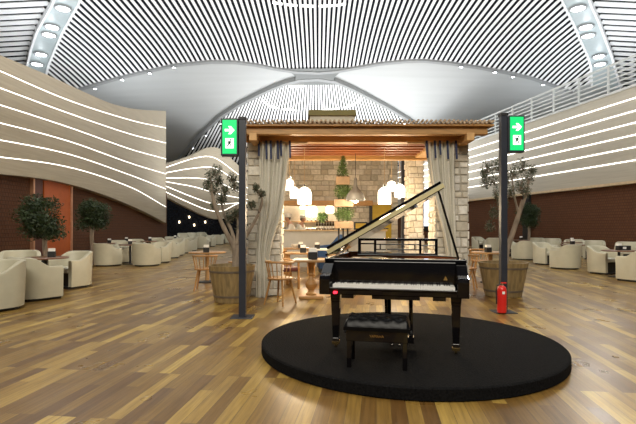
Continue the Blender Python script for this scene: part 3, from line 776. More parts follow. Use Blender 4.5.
sf = thing('small_oven', 'small black framed glass fronted box on the bar right of the plants', 'oven', ((360.5 - CX) / F * 15.9, 15.9, 1.27))
MB().box(-.23, .23, -.12, .15, 0, .27).build('body', 'black', sf, bevel=.01); MB().box(-.18, .18, -.126, -.118, .05, .22).build('glass_front', 'yellow', sf)
# bottles on the bar
def mk_bottle():
    t = thing('bottle', '', 'bottle', (0, 0, 0)); MB().lathe([(.035, 0), (.038, .01), (.038, .17), (.014, .23), (.013, .29)], 12).build('glass', 'bottle', t, smooth=True)
    MB().lathe([(.039, .05), (.039, .13)], 12).build('paper_label', 'paper', t); return t
BT = Series(mk_bottle); bx0 = (317 - CX) / F * 15.85
nth = ['first', 'second', 'third', 'fourth', 'fifth', 'sixth', 'seventh', 'eighth', 'ninth', 'tenth', 'eleventh']
for k in range(7): BT.put('dark bottle on the kitchen bar, %s of seven counted from the left' % nth[k], (bx0 + .0 + k * .093, 15.80, 1.27), 0, 'dark bottles on the kitchen bar')
for k in range(6): c = BT.put('dark bottle on the high shelf inside the kitchen, %s of six from the left' % nth[k], (-.45 + k * .17, 19.95, 1.62), 0, 'dark bottles on the kitchen shelf')
ks = tag(MB().box(-1.6, 1.1, 19.8, 20.28, 1.58, 1.62).build('wall_shelf', 'wood'), 'wooden shelf of bottles on the kitchen back wall', 'shelf')
kb = thing('steel_worktop', 'pale worktop along the kitchen back wall behind the cook', 'worktop', (0, 19.2, 0)); MB().box(-2, 1.2, 0, 1.0, 0, 1.3).build('body', 'counter', kb); MB().box(-2.02, 1.22, -.04, 1.02, 1.3, 1.34).build('top', 'chrome', kb)
kp = thing('potted_plant', 'small green pot plant on the worktop deep in the kitchen', 'plant', (wx(322.5, 19.4), 19.4, 1.34)); MB().lathe([(.08, 0), (.11, .18), (.09, .18)], 14).build('pot', 'pewter', kp)
q_ = MB(); leaves(q_, (0, 0, .42), (.26, .2, .26), 420, .12, 0, 0, .4); q_.build('foliage', 'leafgreen', kp, fix=False)
def hang_shade(px0, px1, py0, py1, Y, label, m='lampshade'):
    a, b = P(px0, py1, Y), P(px1, py0, Y); r = (b.x - a.x) / 2; t = thing('hanging_lamp', label, 'lamp', ((a.x + b.x) / 2, Y, a.z)); h = b.z - a.z
    MB().lathe([(r, 0), (r, h * .8), (r * .7, h), (.02, h)], 16).build('lamp_shade', m, t, smooth=True); MB().tube([(0, 0, h), (0, 0, 3.12 - a.z)], .008, 6).build('cord', 'black', t)
hang_shade(306, 317, 206, 217, 18.4, 'broad warm glowing lamp hanging in the kitchen right of the cook')
hang_shade(326, 334, 206, 213, 18.8, 'smaller warm glowing lamp hanging deep in the kitchen behind the plant tower')
hang_shade(300, 306, 203, 209, 19.2, 'small warm glowing lamp hanging high in the kitchen above the cook')

# pendants
def pendant(px0, px1, py0, py1, Y, label):
    a, b = P(px0, py1, Y), P(px1, py0, Y); r = (b.x - a.x) / 2; h = b.z - a.z; t = thing('pendant_lamp', label, 'lamp', ((a.x + b.x) / 2, Y, a.z), 0, 'white glass pendant lamps')
    MB().lathe([(r * .98, 0), (r, h * .05), (r, h * .62), (r * .85, h * .82), (r * .45, h * .96), (.03, h)], 20).build('lamp_shade', 'shade', t, smooth=True)
    MB().lathe([(.03, h), (.03, h + .06)], 10).build('cap', 'chrome', t); MB().tube([(0, 0, h + .06), (0, 0, (3.13 if Y < 11 else 3.42 + (Y - 11.2) * .1328) - a.z)], .008, 6).build('cord', 'woodpale', t)
    l = bpy.data.lights.new('pendant_bulb', 'POINT'); l.energy = 52; l.color = (1, .78, .5); l.shadow_soft_size = r * 1.05
    lo = bpy.data.objects.new('pendant_bulb', l); COL.objects.link(lo); lo.location = ((a.x + b.x) / 2, Y, a.z - .1 - r)
pendant(285, 294, 179, 190, 11.8, 'glowing white pendant lamp, leftmost of the left cluster')
pendant(290, 299, 187, 198, 11.4, 'glowing white pendant lamp in the middle of the left cluster')
pendant(297.5, 311.5, 187, 204, 9.8, 'large glowing white pendant lamp at the right of the left cluster')
pendant(378, 391, 187, 204, 9.8, 'large glowing white pendant lamp at the left of the right cluster')
pendant(387, 396, 181, 191, 11.8, 'glowing white pendant lamp in the middle of the right cluster')
pendant(394.5, 405, 184, 197, 11.0, 'glowing white pendant lamp, rightmost of the right cluster')
gp = P(355.5, 200, 10.6); t = thing('dome_pendant', 'grey metal dome pendant lamp right of the plant tower', 'lamp', gp)
MB().lathe([(.215, -.02), (.22, -.01), (.22, .02), (.195, .12), (.14, .20), (.075, .26), (.045, .32), (.035, .48), (.02, .52)], 28).build('lamp_shade', 'pewter', t, smooth=True)
MB().ball((0, 0, -.01), .06).build('bulb', 'bulb', t); MB().tube([(0, 0, .5), (0, 0, 3.12 - gp.z)], .007, 6).build('cord', 'black', t)
# navy post and lit panel
tag(MB().box((401.5 - CX) / F * 13.6, (408 - CX) / F * 13.6, 13.5, 13.7, 0, 3.7).build('steel_post', 'pole'), 'dark navy steel post inside the pavilion left of the inner pillar', 'post')
dp = thing('lit_screen', 'pale blue lit screen between the inner pillar and the right curtain', 'screen', (0, 13.2, 0))
a = P(424, 226, 13.2); b = P(436, 197, 13.2)
MB().box(a.x, b.x, 0, .05, a.z, b.z).build('screen', 'panel_glow', dp); MB().box(a.x - .03, b.x + .03, .02, .08, a.z - .16, b.z + .03).build('frame', 'black', dp); MB().box((a.x + b.x) / 2 - .03, (a.x + b.x) / 2 + .03, .01, .07, 0, a.z).build('stand', 'black', dp)
MB().tube([(a.x + .2, -.02, b.z), (a.x + .16, -.03, b.z - .35), (a.x + .2, -.02, a.z)], .03, 6).build('dark_figure', 'black', dp)

# ------------------------------------------------------------------ foliage helper
# planter tower
pt = thing('plant_stand', 'tall stand of three wooden planter boxes inside the pavilion', 'plant stand', (0, 11, 0))
m_ = MB()
for px in (339, 343.5, 348): x = (px - CX) / F * 11; m_.box(x - .02, x + .02, .12, .16, 0, 2.6)
m_.build('posts', 'black', pt); random.seed(5)
for i, (x0, x1, y1, y0, lab) in enumerate([(336, 349.5, 177, 185, ''), (334.5, 353, 199.5, 207, ''), (334.5, 353, 221.5, 228.5, '')]):
    a, b = P(x0, y0, 11), P(x1, y1, 11)
    MB().box(a.x, b.x, -.14, .14, a.z, b.z).build('planter_box', 'planter', pt, bevel=.01)
    cx_ = (a.x + b.x) / 2; wv = (b.x - a.x) / 2
    pl = thing('potted_plant', ['conical green plant in the topmost planter box of the stand', 'bushy green plant in the middle planter box of the stand', 'bushy green plant in the lowest planter box of the stand'][i], 'plant', (cx_, 11, b.z), 0, 'plants in the planter boxes')
    lv = MB(); h = [.52, .44, .40][i]
    if i == 0:
        for k in range(6): leaves(lv, (0, 0, .06 + k * h / 6), (wv * (1.1 - k * .17), .15 * (1 - k * .14), .09), 170, .07, .1, 0, .2)
    else: leaves(lv, (0, 0, h * .46), (wv * 1.15, .2, h * .48), 1100, .075, .1, 0, .2)
    lv.build('foliage', 'leafgreen', pl, fix=False); MB().tube([(0, 0, -.01), (0, 0, h * .8)], .012, 6).build('stem', 'bark', pl)

# ------------------------------------------------------------------ olive trees in tubs
def mk_tub(scale):
    t = thing('barrel_planter', '', 'planter', (0, 0, 0)); n = 48
    R0, R1, H = .31 * scale, .42 * scale, .66
    MB().lathe([(R0 * .97, 0), (R0, .01), (R1, H), (R1 - .03, H), (R1 - .04, H - .08)], n, mod=lambda k, n: .985 if k % 3 == 0 else 1).build('staves', 'tub', t)
    for z in (.10, .54):
        r = R0 + (R1 - R0) * z / H + .004; r2 = R0 + (R1 - R0) * (z + .035) / H + .004
        MB().lathe([(r - .01, z), (r, z), (r2, z + .035), (r2 - .01, z + .035)], 48).build('hoop', 'hoop', t)
    MB().lathe([(.001, H - .07), (R1 - .045, H - .07), (R1 - .045, H - .06), (.001, H - .06)], 32).build('soil', 'soil', t); return t
def olive(loc, label, limbs, puffs, leafn):
    t = thing('olive_tree', label, 'tree', loc); tr = MB()
    for pts, r0, r1 in limbs:
        P3 = [Vector(p) for p in pts]; path = []
        for i in range(len(P3) - 1):
            for k in range(4):
                s_ = k / 4; p0 = P3[max(0, i - 1)]; p3 = P3[min(len(P3) - 1, i + 2)]; p1, p2 = P3[i], P3[i + 1]
                path.append(.5 * ((2 * p1) + (-p0 + p2) * s_ + (2 * p0 - 5 * p1 + 4 * p2 - p3) * s_ ** 2 + (-p0 + 3 * p1 - 3 * p2 + p3) * s_ ** 3))
        path.append(P3[-1]); n = len(path)
        tr.tube(path, [r0 + (r1 - r0) * i / (n - 1) * (1 + .0) + random.uniform(-.003, .003) for i in range(n)], 10)
    tr.build('trunk', 'bark', t, smooth=True)
    lv = MB(); tw = MB()
    for (c, r) in puffs:
        leaves(lv, c, (r, r * .9, r * 1.25), leafn, .055, .05, 0, .28)
        for _ in range(9):
            d = Vector((random.gauss(0, 1), random.gauss(0, 1), random.gauss(.4, 1))).normalized() * r * 1.1; tw.tube([Vector(c) - Vector((0, 0, r * .7)), Vector(c) + d], [.008, .003], 4)
    lv.build('foliage', 'leaf', t, fix=False); tw.build('twigs', 'bark', t)
    return t
tb = mk_tub(1.0); tb.location = (-1.56, 8.35, 0); tb['label'] = 'old barrel planter of vertical staves behind the left sign pole'
def lp(px, py, dy=0, Y=8.35, X0=-1.56): p = P(px, py, Y + dy); return (p.x - X0, dy, p.z - .6)
random.seed(21)
olive((-1.56, 8.35, .6), 'pruned olive tree with bare arching limbs in the left barrel', [
    ([lp(236, 268), lp(236, 255), lp(234, 244)], .075, .06),
    ([lp(235, 248), lp(226, 232, -.05), lp(218, 214, -.08), lp(213, 198, -.05), lp(211, 184, 0)], .05, .022),
    ([lp(236, 248), lp(232, 232, .1), lp(224, 214, .15), lp(221, 198, .2)], .042, .016),
    ([lp(236, 250), lp(243, 240, .05), lp(252, 226, .05), lp(259, 212, .1), lp(262, 199, .1), lp(257, 190, .1)], .045, .014),
    ([lp(237, 244), lp(238, 225, .1), lp(236, 205, .15)], .03, .012)],
    [(lp(211, 176), .13), (lp(216, 171, .1), .12), (lp(208, 185), .10), (lp(214, 190), .10), (lp(219, 181, .1), .09), (lp(232, 178, .1), .10), (lp(235, 186, .1), .11), (lp(225, 190, .1), .09), (lp(222, 199, .1), .10), (lp(229, 217, .1), .11), (lp(237, 214, .1), .10), (lp(256, 188, .1), .08), (lp(262, 194, .1), .08), (lp(252, 205, .1), .07), (lp(240, 228, .1), .08), (lp(214, 205), .07)], 210)
tb2 = dup(tb, 'old barrel planter of vertical staves behind the fire extinguisher', (3.64, 9.05, 0), .5)
tb2.scale = (1.1, 1.1, 1.0)
def rp(px, py, dy=0): return lp(px, py, dy, 9.05, 3.64)
olive((3.64, 9.05, .6), 'leaning olive tree in the right barrel beyond the exit sign pole', [
    ([rp(505, 265), rp(507, 250), rp(513, 232), rp(519, 214), rp(523, 200)], .06, .035),
    ([rp(505, 262), rp(503, 240, .1), rp(501, 215, .15), rp(496, 195, .2)], .045, .015),
    ([rp(520, 212), rp(527, 192), rp(528, 176)], .03, .012), ([rp(519, 214), rp(514, 195), rp(512, 176)], .025, .01)],
    [(rp(488, 168), .15), (rp(495, 180), .15), (rp(486, 182), .12), (rp(498, 166), .14), (rp(505, 178, .1), .14), (rp(514, 172), .15), (rp(522, 166), .14), (rp(528, 178), .14), (rp(520, 186), .14), (rp(510, 192), .14), (rp(498, 195), .14), (rp(532, 170), .10), (rp(494, 212), .13), (rp(490, 226, .1), .11), (rp(503, 205), .12), (rp(526, 192), .12), (rp(484, 174), .08)], 220)

# ficus trees by the walls
def ficus(px, Y, X, py_b, py_t, w, label):
    t = thing('ficus_tree', label, 'tree', (X, Y, 0)); zt = wz(py_t, Y); zb = wz(py_b, Y); r = w / F * Y / 2
    MB().lathe([(.2, 0), (.24, .4), (.21, .4)], 16).build('pot', 'black', t, smooth=True)
    m_ = MB()
    for k in range(3): m_.tube([(.05 * cos(k * 2.1 + z * 2.4), .05 * sin(k * 2.1 + z * 2.4), .38 + z * (zb - .2) ) for z in [i / 8 for i in range(9)]], .028, 6)
    m_.tube([(0, 0, .38), (.02, 0, zb + .4)], .03, 6); m_.build('trunk', 'bark', t)
    lv = MB(); cz = (zb + zt) / 2; hh = (zt - zb) / 2
    for k in range(22):
        a = random.uniform(0, 2 * pi); q = random.uniform(.2, .75); e = random.uniform(-.8, .8); k2 = sqrt(max(0, 1 - e * e))
        leaves(lv, (r * q * cos(a) * k2, r * q * sin(a) * k2, cz + hh * e * .8), (r * .5, r * .5, hh * .42), 330, .10, 0, .4, .35)
    lv.build('foliage', 'leafdark', t, fix=False); return t
random.seed(3)
ficus(45, 13.6, (45 - CX) / F * 13.6, 241, 193, 52, 'round headed dark green ficus tree before the orange panel')
ficus(92, 16.8, (92 - CX) / F * 16.8, 231, 198, 38, 'dark green ficus tree against the brown wall right of the orange panel')
ficus(529, 24.5, (529 - CX) / F * 24.5, 229, 201, 25, 'dark rounded ficus tree at the right brown wall behind the olive tree')

# ------------------------------------------------------------------ tub armchairs
def mk_arm():
    t = thing('tub_armchair', '', 'armchair', (0, 0, 0))
    path = []; R_ = .325
    for k in range(5): path.append((R_, .30 - k * .075, 1, 0))
    for k in range(1, 17): a = pi * k / 16; path.append((R_ * cos(a), -R_ * .95 * sin(a), 0, a))
    for k in range(1, 5): path.append((-R_, k * .075, 1, 0))
    path = [(x, y) for x, y, *_ in path]; n = len(path); vs = []; np_ = 7
    for i, (x, y) in enumerate(path):
        a = Vector(path[max(i - 1, 0)]); b = Vector(path[min(i + 1, n - 1)]); d = (b - a).normalized(); nr = Vector((d.y, -d.x))
        if nr.dot(Vector((x, y + .0))) < 0: nr = -nr
        if y > 0: nr = Vector((1 if x > 0 else -1, 0))
        s_ = min(1, max(0, (.12 - y) / .32)); s_ = s_ * s_ * (3 - 2 * s_); h = .60 + .17 * s_; fl = .03 * s_
        for o, z in ((.045, .05), (.055 + fl * .5, h - .05), (.04 + fl, h - .012), (0 + fl, h), (-.035 + fl, h - .012), (-.045 + fl * .6, h - .05), (-.045, .05)):
            vs.append((x + nr.x * o, y + nr.y * o, z))
    fs = [(i * np_ + k, i * np_ + (k + 1) % np_, (i + 1) * np_ + (k + 1) % np_, (i + 1) * np_ + k) for i in range(n - 1) for k in range(np_)]
    fs += [tuple(range(np_)), tuple((n - 1) * np_ + k for k in range(np_ - 1, -1, -1))]
    MB().add(vs, fs).build('shell', 'cream', t, smooth=True)
    D = [(.275, .31), (.275, .02)] + [(.275 * cos(pi * k / 10), .0 - .26 * sin(pi * k / 10)) for k in range(0, 11)] + [(-.275, .31)]
    MB().prism(D[::-1], .33, .44).build('seat_cushion', 'creamseat', t, bevel=.025, smooth=True)
    D2 = [(x * 1.12, y * 1.06 - .02) for x, y in D]
    MB().prism(D2[::-1], 0, .05).build('plinth', 'black', t)
    MB().box(-.27, .27, -.1, .2, .05, .33).build('under_seat_shade', 'black', t)  # black block fills the open space under the seat, shade put into colour
    return t
AC = Series(mk_arm)
def arm(px, Y, dx, dy, label, group=None, z=0):
    o = AC.put(label, ((px - CX) / F * Y, Y, z), face(dx, dy), group); o.scale = (1.12, 1.1, 1.28 if 'pale tub' in label else 1.04); return o
arm(-4, 7.55, -.5, -.9, 'cream tub armchair cut by the left photo edge, nearest of all', 'cream armchairs on the left')
arm(33, 8.6, .5, .85, 'cream tub armchair on the left seen from behind, second nearest to the camera', 'cream armchairs on the left')
arm(72, 10.4, -.45, -1, 'cream tub armchair before the orange panel, at the right of the near left table', 'cream armchairs on the left')
arm(20, 10.8, .5, -.85, 'cream tub armchair under the ficus, mostly hidden behind the near left table', 'cream armchairs on the left')
gl = 'cream armchairs on the left'
L_row = [(106, 16.2, .5, .9, 'cream tub armchair seen from behind just right of the second ficus'), (121, 17.6, -.5, -1, 'cream tub armchair turned left, right behind the one beside the second ficus'),
 (145, 16.2, .25, 1, 'cream tub armchair seen from behind, nearest of the middle left aisle row'), (160, 17.8, -.5, -1, 'cream tub armchair turned left, second of the middle left aisle row'),
 (167, 20.3, .3, 1, 'cream tub armchair seen from behind, third of the middle left aisle row'), (176, 22.3, -.5, -1, 'cream tub armchair turned left, fourth of the middle left aisle row'),
 (182, 24.4, .3, 1, 'cream tub armchair seen from behind, fifth of the middle left aisle row'), (190, 26.6, -.5, -1, 'cream tub armchair turned left, sixth of the middle left aisle row'),
 (201, 29.3, .3, 1, 'cream tub armchair seen from behind, seventh of the middle left aisle row'), (210, 33, -.5, -1, 'cream tub armchair, eighth of the middle left aisle row'),
 (217, 36.5, .3, 1, 'cream tub armchair, ninth of the middle left aisle row near the olive tree'), (224, 40, -.5, -1, 'cream tub armchair, last and farthest of the middle left aisle row'),
 (118, 19.9, .6, -.8, 'cream tub armchair against the brown left wall, nearest of four there'), (136, 22.0, .6, -.8, 'cream tub armchair against the brown left wall, second of four there'),
 (157, 25.3, .6, -.8, 'cream tub armchair against the brown left wall, third of four there'), (172, 28.6, .6, -.8, 'cream tub armchair against the brown left wall, farthest of four there'),
 (184, 31.5, .6, -.8, 'pale tub armchair before the dark far wall, nearest of three there'), (193, 34.5, .6, -.8, 'pale tub armchair before the dark far wall, middle of three there'), (202, 38, .6, -.8, 'pale tub armchair before the dark far wall, farthest of three there')]
for a in L_row: arm(*a, gl)
gr = 'cream armchairs on the right'
for a in [(640, 11.5, -.4, 1, 'cream tub armchair cut by the right photo edge, nearest on the right'), (603, 13.5, .5, -1, 'cream tub armchair at the left of the near right table, its seat showing'),
 (567, 15.0, -.45, .9, 'cream tub armchair seen from behind, second nearest to the camera on the right'), (545, 16.9, .5, -1, 'cream tub armchair turned right, just behind the one seen from behind'),
 (525, 19.3, -.2, 1, 'cream tub armchair seen from behind just right of the right barrel'), (508, 22, .5, -1, 'cream tub armchair partly behind the right sign pole'),
 (493, 25, 0, 1, 'cream tub armchair just left of the right sign pole, behind the round oak table'), (479, 27.5, .5, -1, 'cream tub armchair beside the right stone pillar'),
 (594, 19.6, -.5, -.85, 'cream tub armchair by the brown right wall, seen above the near right table'), (552, 23.5, -.5, -.85, 'cream tub armchair by the brown right wall behind the second row table'), (628, 17.6, -.6, -.8, 'cream tub armchair by the brown right wall near the photo edge'),
 (536, 25, -.5, -.85, 'cream tub armchair by the brown right wall right of the dark ficus'), (574, 21.5, -.5, -.85, 'cream tub armchair by the brown right wall, between two others')]: arm(*a, gr)

# pedestal lounge tables and menu caddies
def mk_lt():
    t = thing('lounge_table', '', 'table', (0, 0, 0))
    MB().lathe([(.40, .695), (.42, .70), (.42, .72), (.40, .73)], 36).build('tabletop', 'walnut', t, smooth=True)
    MB().lathe([(.035, .02), (.035, .695)], 12).build('column', 'black', t); MB().lathe([(.26, 0), (.26, .012), (.05, .03)], 24).build('base', 'black', t); return t
LT = Series(mk_lt)
def mk_cad():
    t = thing('menu_caddy', '', 'menu caddy', (0, 0, 0)); MB().box(-.07, .07, -.05, .05, 0, .12).build('holder', 'black', t, bevel=.006)
    MB().box(-.06, .06, -.035, .035, .10, .18).build('white_cards', 'paper', t, bevel=.004); return t
CD = Series(mk_cad)
def ltab(px, Y, label, clabel, cpx=None, X=None):
    x = X if X is not None else (px - CX) / F * Y; o = LT.put(label, (x, Y, 0), 0, 'round walnut lounge tables')
    if clabel: CD.put(clabel, (x + (0 if cpx is None else cpx), Y, .73), .3, 'black menu caddies on the lounge tables')
ltab(46, 9.5, 'round walnut table at the near left between cream armchairs', 'black and white menu caddy on the near left lounge table', .12)
ltab(-60, 6.72, 'round walnut table cut by the left photo edge', None)
ltab(0, 18.3, X=-8.3, label='round walnut table behind the chair beside the second ficus', clabel='menu caddy on the table beside the second ficus')
ltab(0, 16.9, X=-6.9, label='round walnut table just beyond the nearest aisle armchair on the left', clabel='menu caddy on the table beyond the nearest left aisle armchair')
ltab(0, 21.3, X=-7.78, label='round walnut table further down the left aisle row', clabel='menu caddy on the second table of the left aisle row')
ltab(0, 25.6, X=-7.95, label='round walnut table, third along the left aisle row', clabel='menu caddy on the third table of the left aisle row')
ltab((131 - 4.6), 20.95, 'round walnut table close to the brown left wall', 'menu caddy on the table close to the brown left wall')
ltab(619, 12.5, 'round walnut table at the near right between cream armchairs', 'black and white menu caddy on the near right lounge table')
ltab(0, 16.9, X=9.35, label='round walnut table right of the second right row armchair', clabel='menu caddy on the second lounge table on the right')
ltab(572, 19.6, 'round walnut table near the brown right wall, middle one', 'menu caddy on the middle table by the brown right wall')
ltab(521, 23.2, 'round walnut table beyond the right barrel', 'menu caddy on the table beyond the right barrel')
ltab(500, 27, 'round walnut table behind the right sign pole', 'menu caddy on the table behind the right sign pole')
bk = thing('napkin_box', 'dark and white napkin box on the near right lounge table beside the caddy', 'box', ((630 - CX) / F * 12.55 - .12, 12.55, .73)); MB().box(-.11, .11, -.06, .06, 0, .12).build('box', 'black', bk, bevel=.006); MB().box(-.11, -.02, -.062, .062, .03, .09).build('napkins', 'paper', bk)

# ------------------------------------------------------------------ wooden spindle chairs
def mk_wind():
    t = thing('spindle_chair', '', 'chair', (0, 0, 0))
    MB().lathe([(.20, .435), (.225, .445), (.23, .46), (.22, .47), (.001, .462)], 28).build('seat', 'chair_wood', t, smooth=True)
    arcp = [(.255 * cos(a), .255 * sin(a) - .0, .735 + .01 * sin(-a)) for a in [radians(-180 - 12 + 204 * k / 18) for k in range(19)]]
    m_ = MB(); m_.tube([(x, y, z) for x, y, z in arcp], .02, 8); m_.build('back_rail', 'chair_wood', t, smooth=True)
    for k in range(9):
        a = radians(-180 + 5 + 170 * k / 8); MB().tube([(.195 * cos(a), .195 * sin(a), .455), (.252 * cos(a), .252 * sin(a), .735)], .0095, 6).build('spindle', 'chair_wood', t, smooth=True)
    for sx in (-1, 1):
        for sy in (-1, 1): MB().tube([(sx * .12, sy * .12, .45), (sx * .20, sy * .20, 0)], [.021, .014], 8).build('leg', 'chair_wood', t, smooth=True)
    return t
WC = Series(mk_wind); gw = 'oak spindle back chairs'
WC.put('oak spindle back chair facing the turned pedestal table, in front of the left curtain', (-.66, 8.05, 0), face(.6, 1), gw)
WC.put('oak spindle back chair left of the left barrel, seen from behind', (-2.42, 9.85, 0), face(-.1, 1), gw)
WC.put('oak spindle back chair on the far side of the left barrel', (-2.1, 11.9, 0), face(-1, -.2), gw)
WC.put('oak spindle back chair at the right stone pillar, partly hidden by the piano', (3.24, 10.05, 0), face(.5, 1), gw)
WC.put('oak spindle back chair inside the pavilion beneath the right curtain', (2.35, 10.3, 0), face(-1, .2), gw)
WC.put('oak spindle back chair behind the round oak table on the right', (4.35, 12.4, 0), face(0, -1), gw)
WC.put('oak spindle back chair deep in the pavilion beside the bar', (-1.1, 12.3, 0), face(.3, 1), gw)
def mk_rt():
    t = thing('round_oak_table', '', 'table', (0, 0, 0)); MB().lathe([(.43, .71), (.45, .72), (.45, .745), (.44, .75)], 36).build('tabletop', 'table_wood', t, smooth=True)
    MB().lathe([(.06, .02), (.045, .2), (.05, .71)], 14).build('column', 'table_wood', t, smooth=True); MB().lathe([(.24, 0), (.24, .02), (.06, .05)], 20).build('base', 'black', t); return t
RT = Series(mk_rt)
RT.put('round oak table left of the left barrel with a black caddy on it', (-2.72, 11.3, 0), 0, 'round oak tables'); CD.put('menu caddy on the round oak table beside the left barrel', (-2.66, 10.95, .75), .2)
RT.put('round oak table right of the right stone pillar', (4.2, 11.2, 0), 0, 'round oak tables'); CD.put('menu caddy on the round oak table beside the right pillar', (4.05, 10.95, .75), .2)
# turned pedestal table
tt = thing('pedestal_table', 'wooden table on a turned baluster pedestal between the spindle chair and piano', 'table', (-.03, 8.75, 0))
MB().box(-.43, .43, -.35, .35, .70, .74).build('tabletop', 'table_wood', tt, bevel=.008)
MB().lathe([(.10, .06), (.10, .09), (.06, .12), (.055, .15), (.10, .21), (.115, .27), (.085, .33), (.045, .38), (.04, .42), (.065, .45), (.045, .48), (.06, .60), (.075, .66), (.12, .70)], 24, c=(-.10, 0)).build('baluster', 'chair_wood', tt, smooth=True)
MB().box(-.33, .13, -.2, .2, 0, .06).build('base', 'chair_wood', tt, bevel=.012)
pm = tag(MB().box(-.47, -.12, 8.45, 8.68, .741, .744).build('placemat', 'paper'), 'white paper placemat on the turned pedestal table', 'placemat')
CD.put('black and white caddy on the turned pedestal table', (-.10, 8.6, .74), .1).scale = (1.2, 1.2, 1.2)
def ptable(loc, w, d, label, cloth=False):
    t = thing('dining_table', label, 'table', loc); MB().box(-w, w, -d, d, .71, .75).build('tabletop', 'paper' if cloth else 'table_wood', t, bevel=.006)
    for sx in (-1, 1):
        for sy in (-1, 1): MB().box(sx * (w - .06) - .03, sx * (w - .06) + .03, sy * (d - .06) - .03, sy * (d - .06) + .03, 0, .71).build('leg', 'chair_wood', t)
ptable((-.42, 11.0, 0), .35, .3, 'oak dining table inside the pavilion behind the turned pedestal table')
ptable((-.62, 13.5, 0), .4, .35, 'oak dining table nearest the cook')
ptable((.11, 13.0, 0), .28, .35, 'white topped dining table in the middle of the pavilion', True)
ptable((.55, 10.3, 0), .35, .35, 'oak dining table behind the left end of the piano')
CD.put('black caddy on the table behind the turned pedestal table', (-.35, 10.8, .75), .1); CD.put('black caddy on the table nearest the cook', (-.5, 13.2, .75), .1); CD.put('black caddy on the white topped table in the pavilion', (-.02, 12.8, .75), -.2); CD.put('black caddy on the table behind the left end of the piano', (.40, 10.15, .75), -.2)
bw_ = tag(MB().lathe([(.04, 0), (.10, .06), (.12, .11), (.11, .11), (.05, .02), (.001, .015)], 20, c=(0, 0)).build('bowl', 'paper'), 'white bowl on the table nearest the cook', 'bowl'); bw_.location = (-.66, 13.35, .751)
def mk_mar():
    t = thing('leather_armchair', '', 'armchair', (0, 0, 0)); MB().box(-.28, .28, -.25, .25, .38, .48).build('seat', 'redcloth', t, bevel=.03)
    MB().box(-.28, .28, -.29, -.22, .42, .82).build('backrest', 'redcloth', t, bevel=.03)
    for s_ in (-1, 1): MB().box(s_ * .29 - .03, s_ * .29 + .03, -.25, .2, .60, .64).build('armrest', 'chair_wood', t, bevel=.01)
    for sx in (-1, 1):
        for sy in (-1, 1): MB().box(sx * .27 - .02, sx * .27 + .02, sy * .21 - .02, sy * .21 + .02, 0, .61 if sy else .38).build('leg', 'chair_wood', t)
    return t
MR = Series(mk_mar)
MR.put('dark maroon leather armchair behind the front spindle chair', (-.72, 10.2, 0), face(1, .4), 'maroon armchairs'); MR.put('dark maroon leather armchair deeper in the pavilion left of the tables', (-1.1, 11.1, 0), face(1, .1), 'maroon armchairs')
bs = thing('blue_sofa', 'blue upholstered sofa left of the plant stand', 'sofa', (.40, 13.9, 0), .1)
MB().prism([(-.38, .44), (.40, .44), (.44, 1.12), (.30, 1.14), (.02, .82), (-.38, .78)], -.06, .06, Matrix(((1, 0, 0, 0), (0, 0, -1, .35), (0, 1, 0, 0), (0, 0, 0, 1)))).build('backrest', 'blue', bs, bevel=.03)
MB().box(-.4, .42, -.3, .32, .12, .46).build('seat', 'blue', bs, bevel=.03); MB().box(-.36, .38, -.26, .28, 0, .12).build('feet', 'black', bs)
# ------------------------------------------------------------------ the cook
ck = thing('person', 'cook in white jacket and cap bending over the worktop behind the bar', 'person', (-.90, 16.68, 0), radians(10))
def skin(name, pts, edges, rads, m, parent, root=0, sub=2):
    me = bpy.data.meshes.new(name); me.from_pydata(pts, edges, []); o = bpy.data.objects.new(name, me); COL.objects.link(o); o.parent = parent
    sm = o.modifiers.new('Skin', 'SKIN'); sm.use_smooth_shade = True
    for i, r in enumerate(rads):
        sv = me.skin_vertices[0].data[i] if me.skin_vertices else None
        if sv: sv.radius = (r, r) if not isinstance(r, tuple) else r; sv.use_root = (i == root)
    ss = o.modifiers.new('Subdivision', 'SUBSURF'); ss.levels = ss.render_levels = sub; me.materials.append(M[m]); return o
def skinmesh(*a, **k):
    o = skin(*a, **k); return o
def ensure_skin(me):
    bm = bmesh.new(); bm.from_mesh(me); bm.verts.layers.skin.verify(); bm.to_mesh(me); bm.free()
def body(name, pts, edges, rads, m, parent, sub=2):
    me = bpy.data.meshes.new(name); bm = bmesh.new(); ly_ = bm.verts.layers.skin.verify(); vv = [bm.verts.new(p) for p in pts]
    for a, b in edges: bm.edges.new((vv[a], vv[b]))
    for i, v in enumerate(vv): r = rads[i]; v[ly_].radius = r if isinstance(r, tuple) else (r, r); v[ly_].use_root = (i == 0)
    bm.to_mesh(me); bm.free(); o = bpy.data.objects.new(name, me); COL.objects.link(o); o.parent = parent
    o.modifiers.new('Skin', 'SKIN').use_smooth_shade = True; s_ = o.modifiers.new('Subdivision', 'SUBSURF'); s_.levels = s_.render_levels = sub
    me.materials.append(M[m]); return o
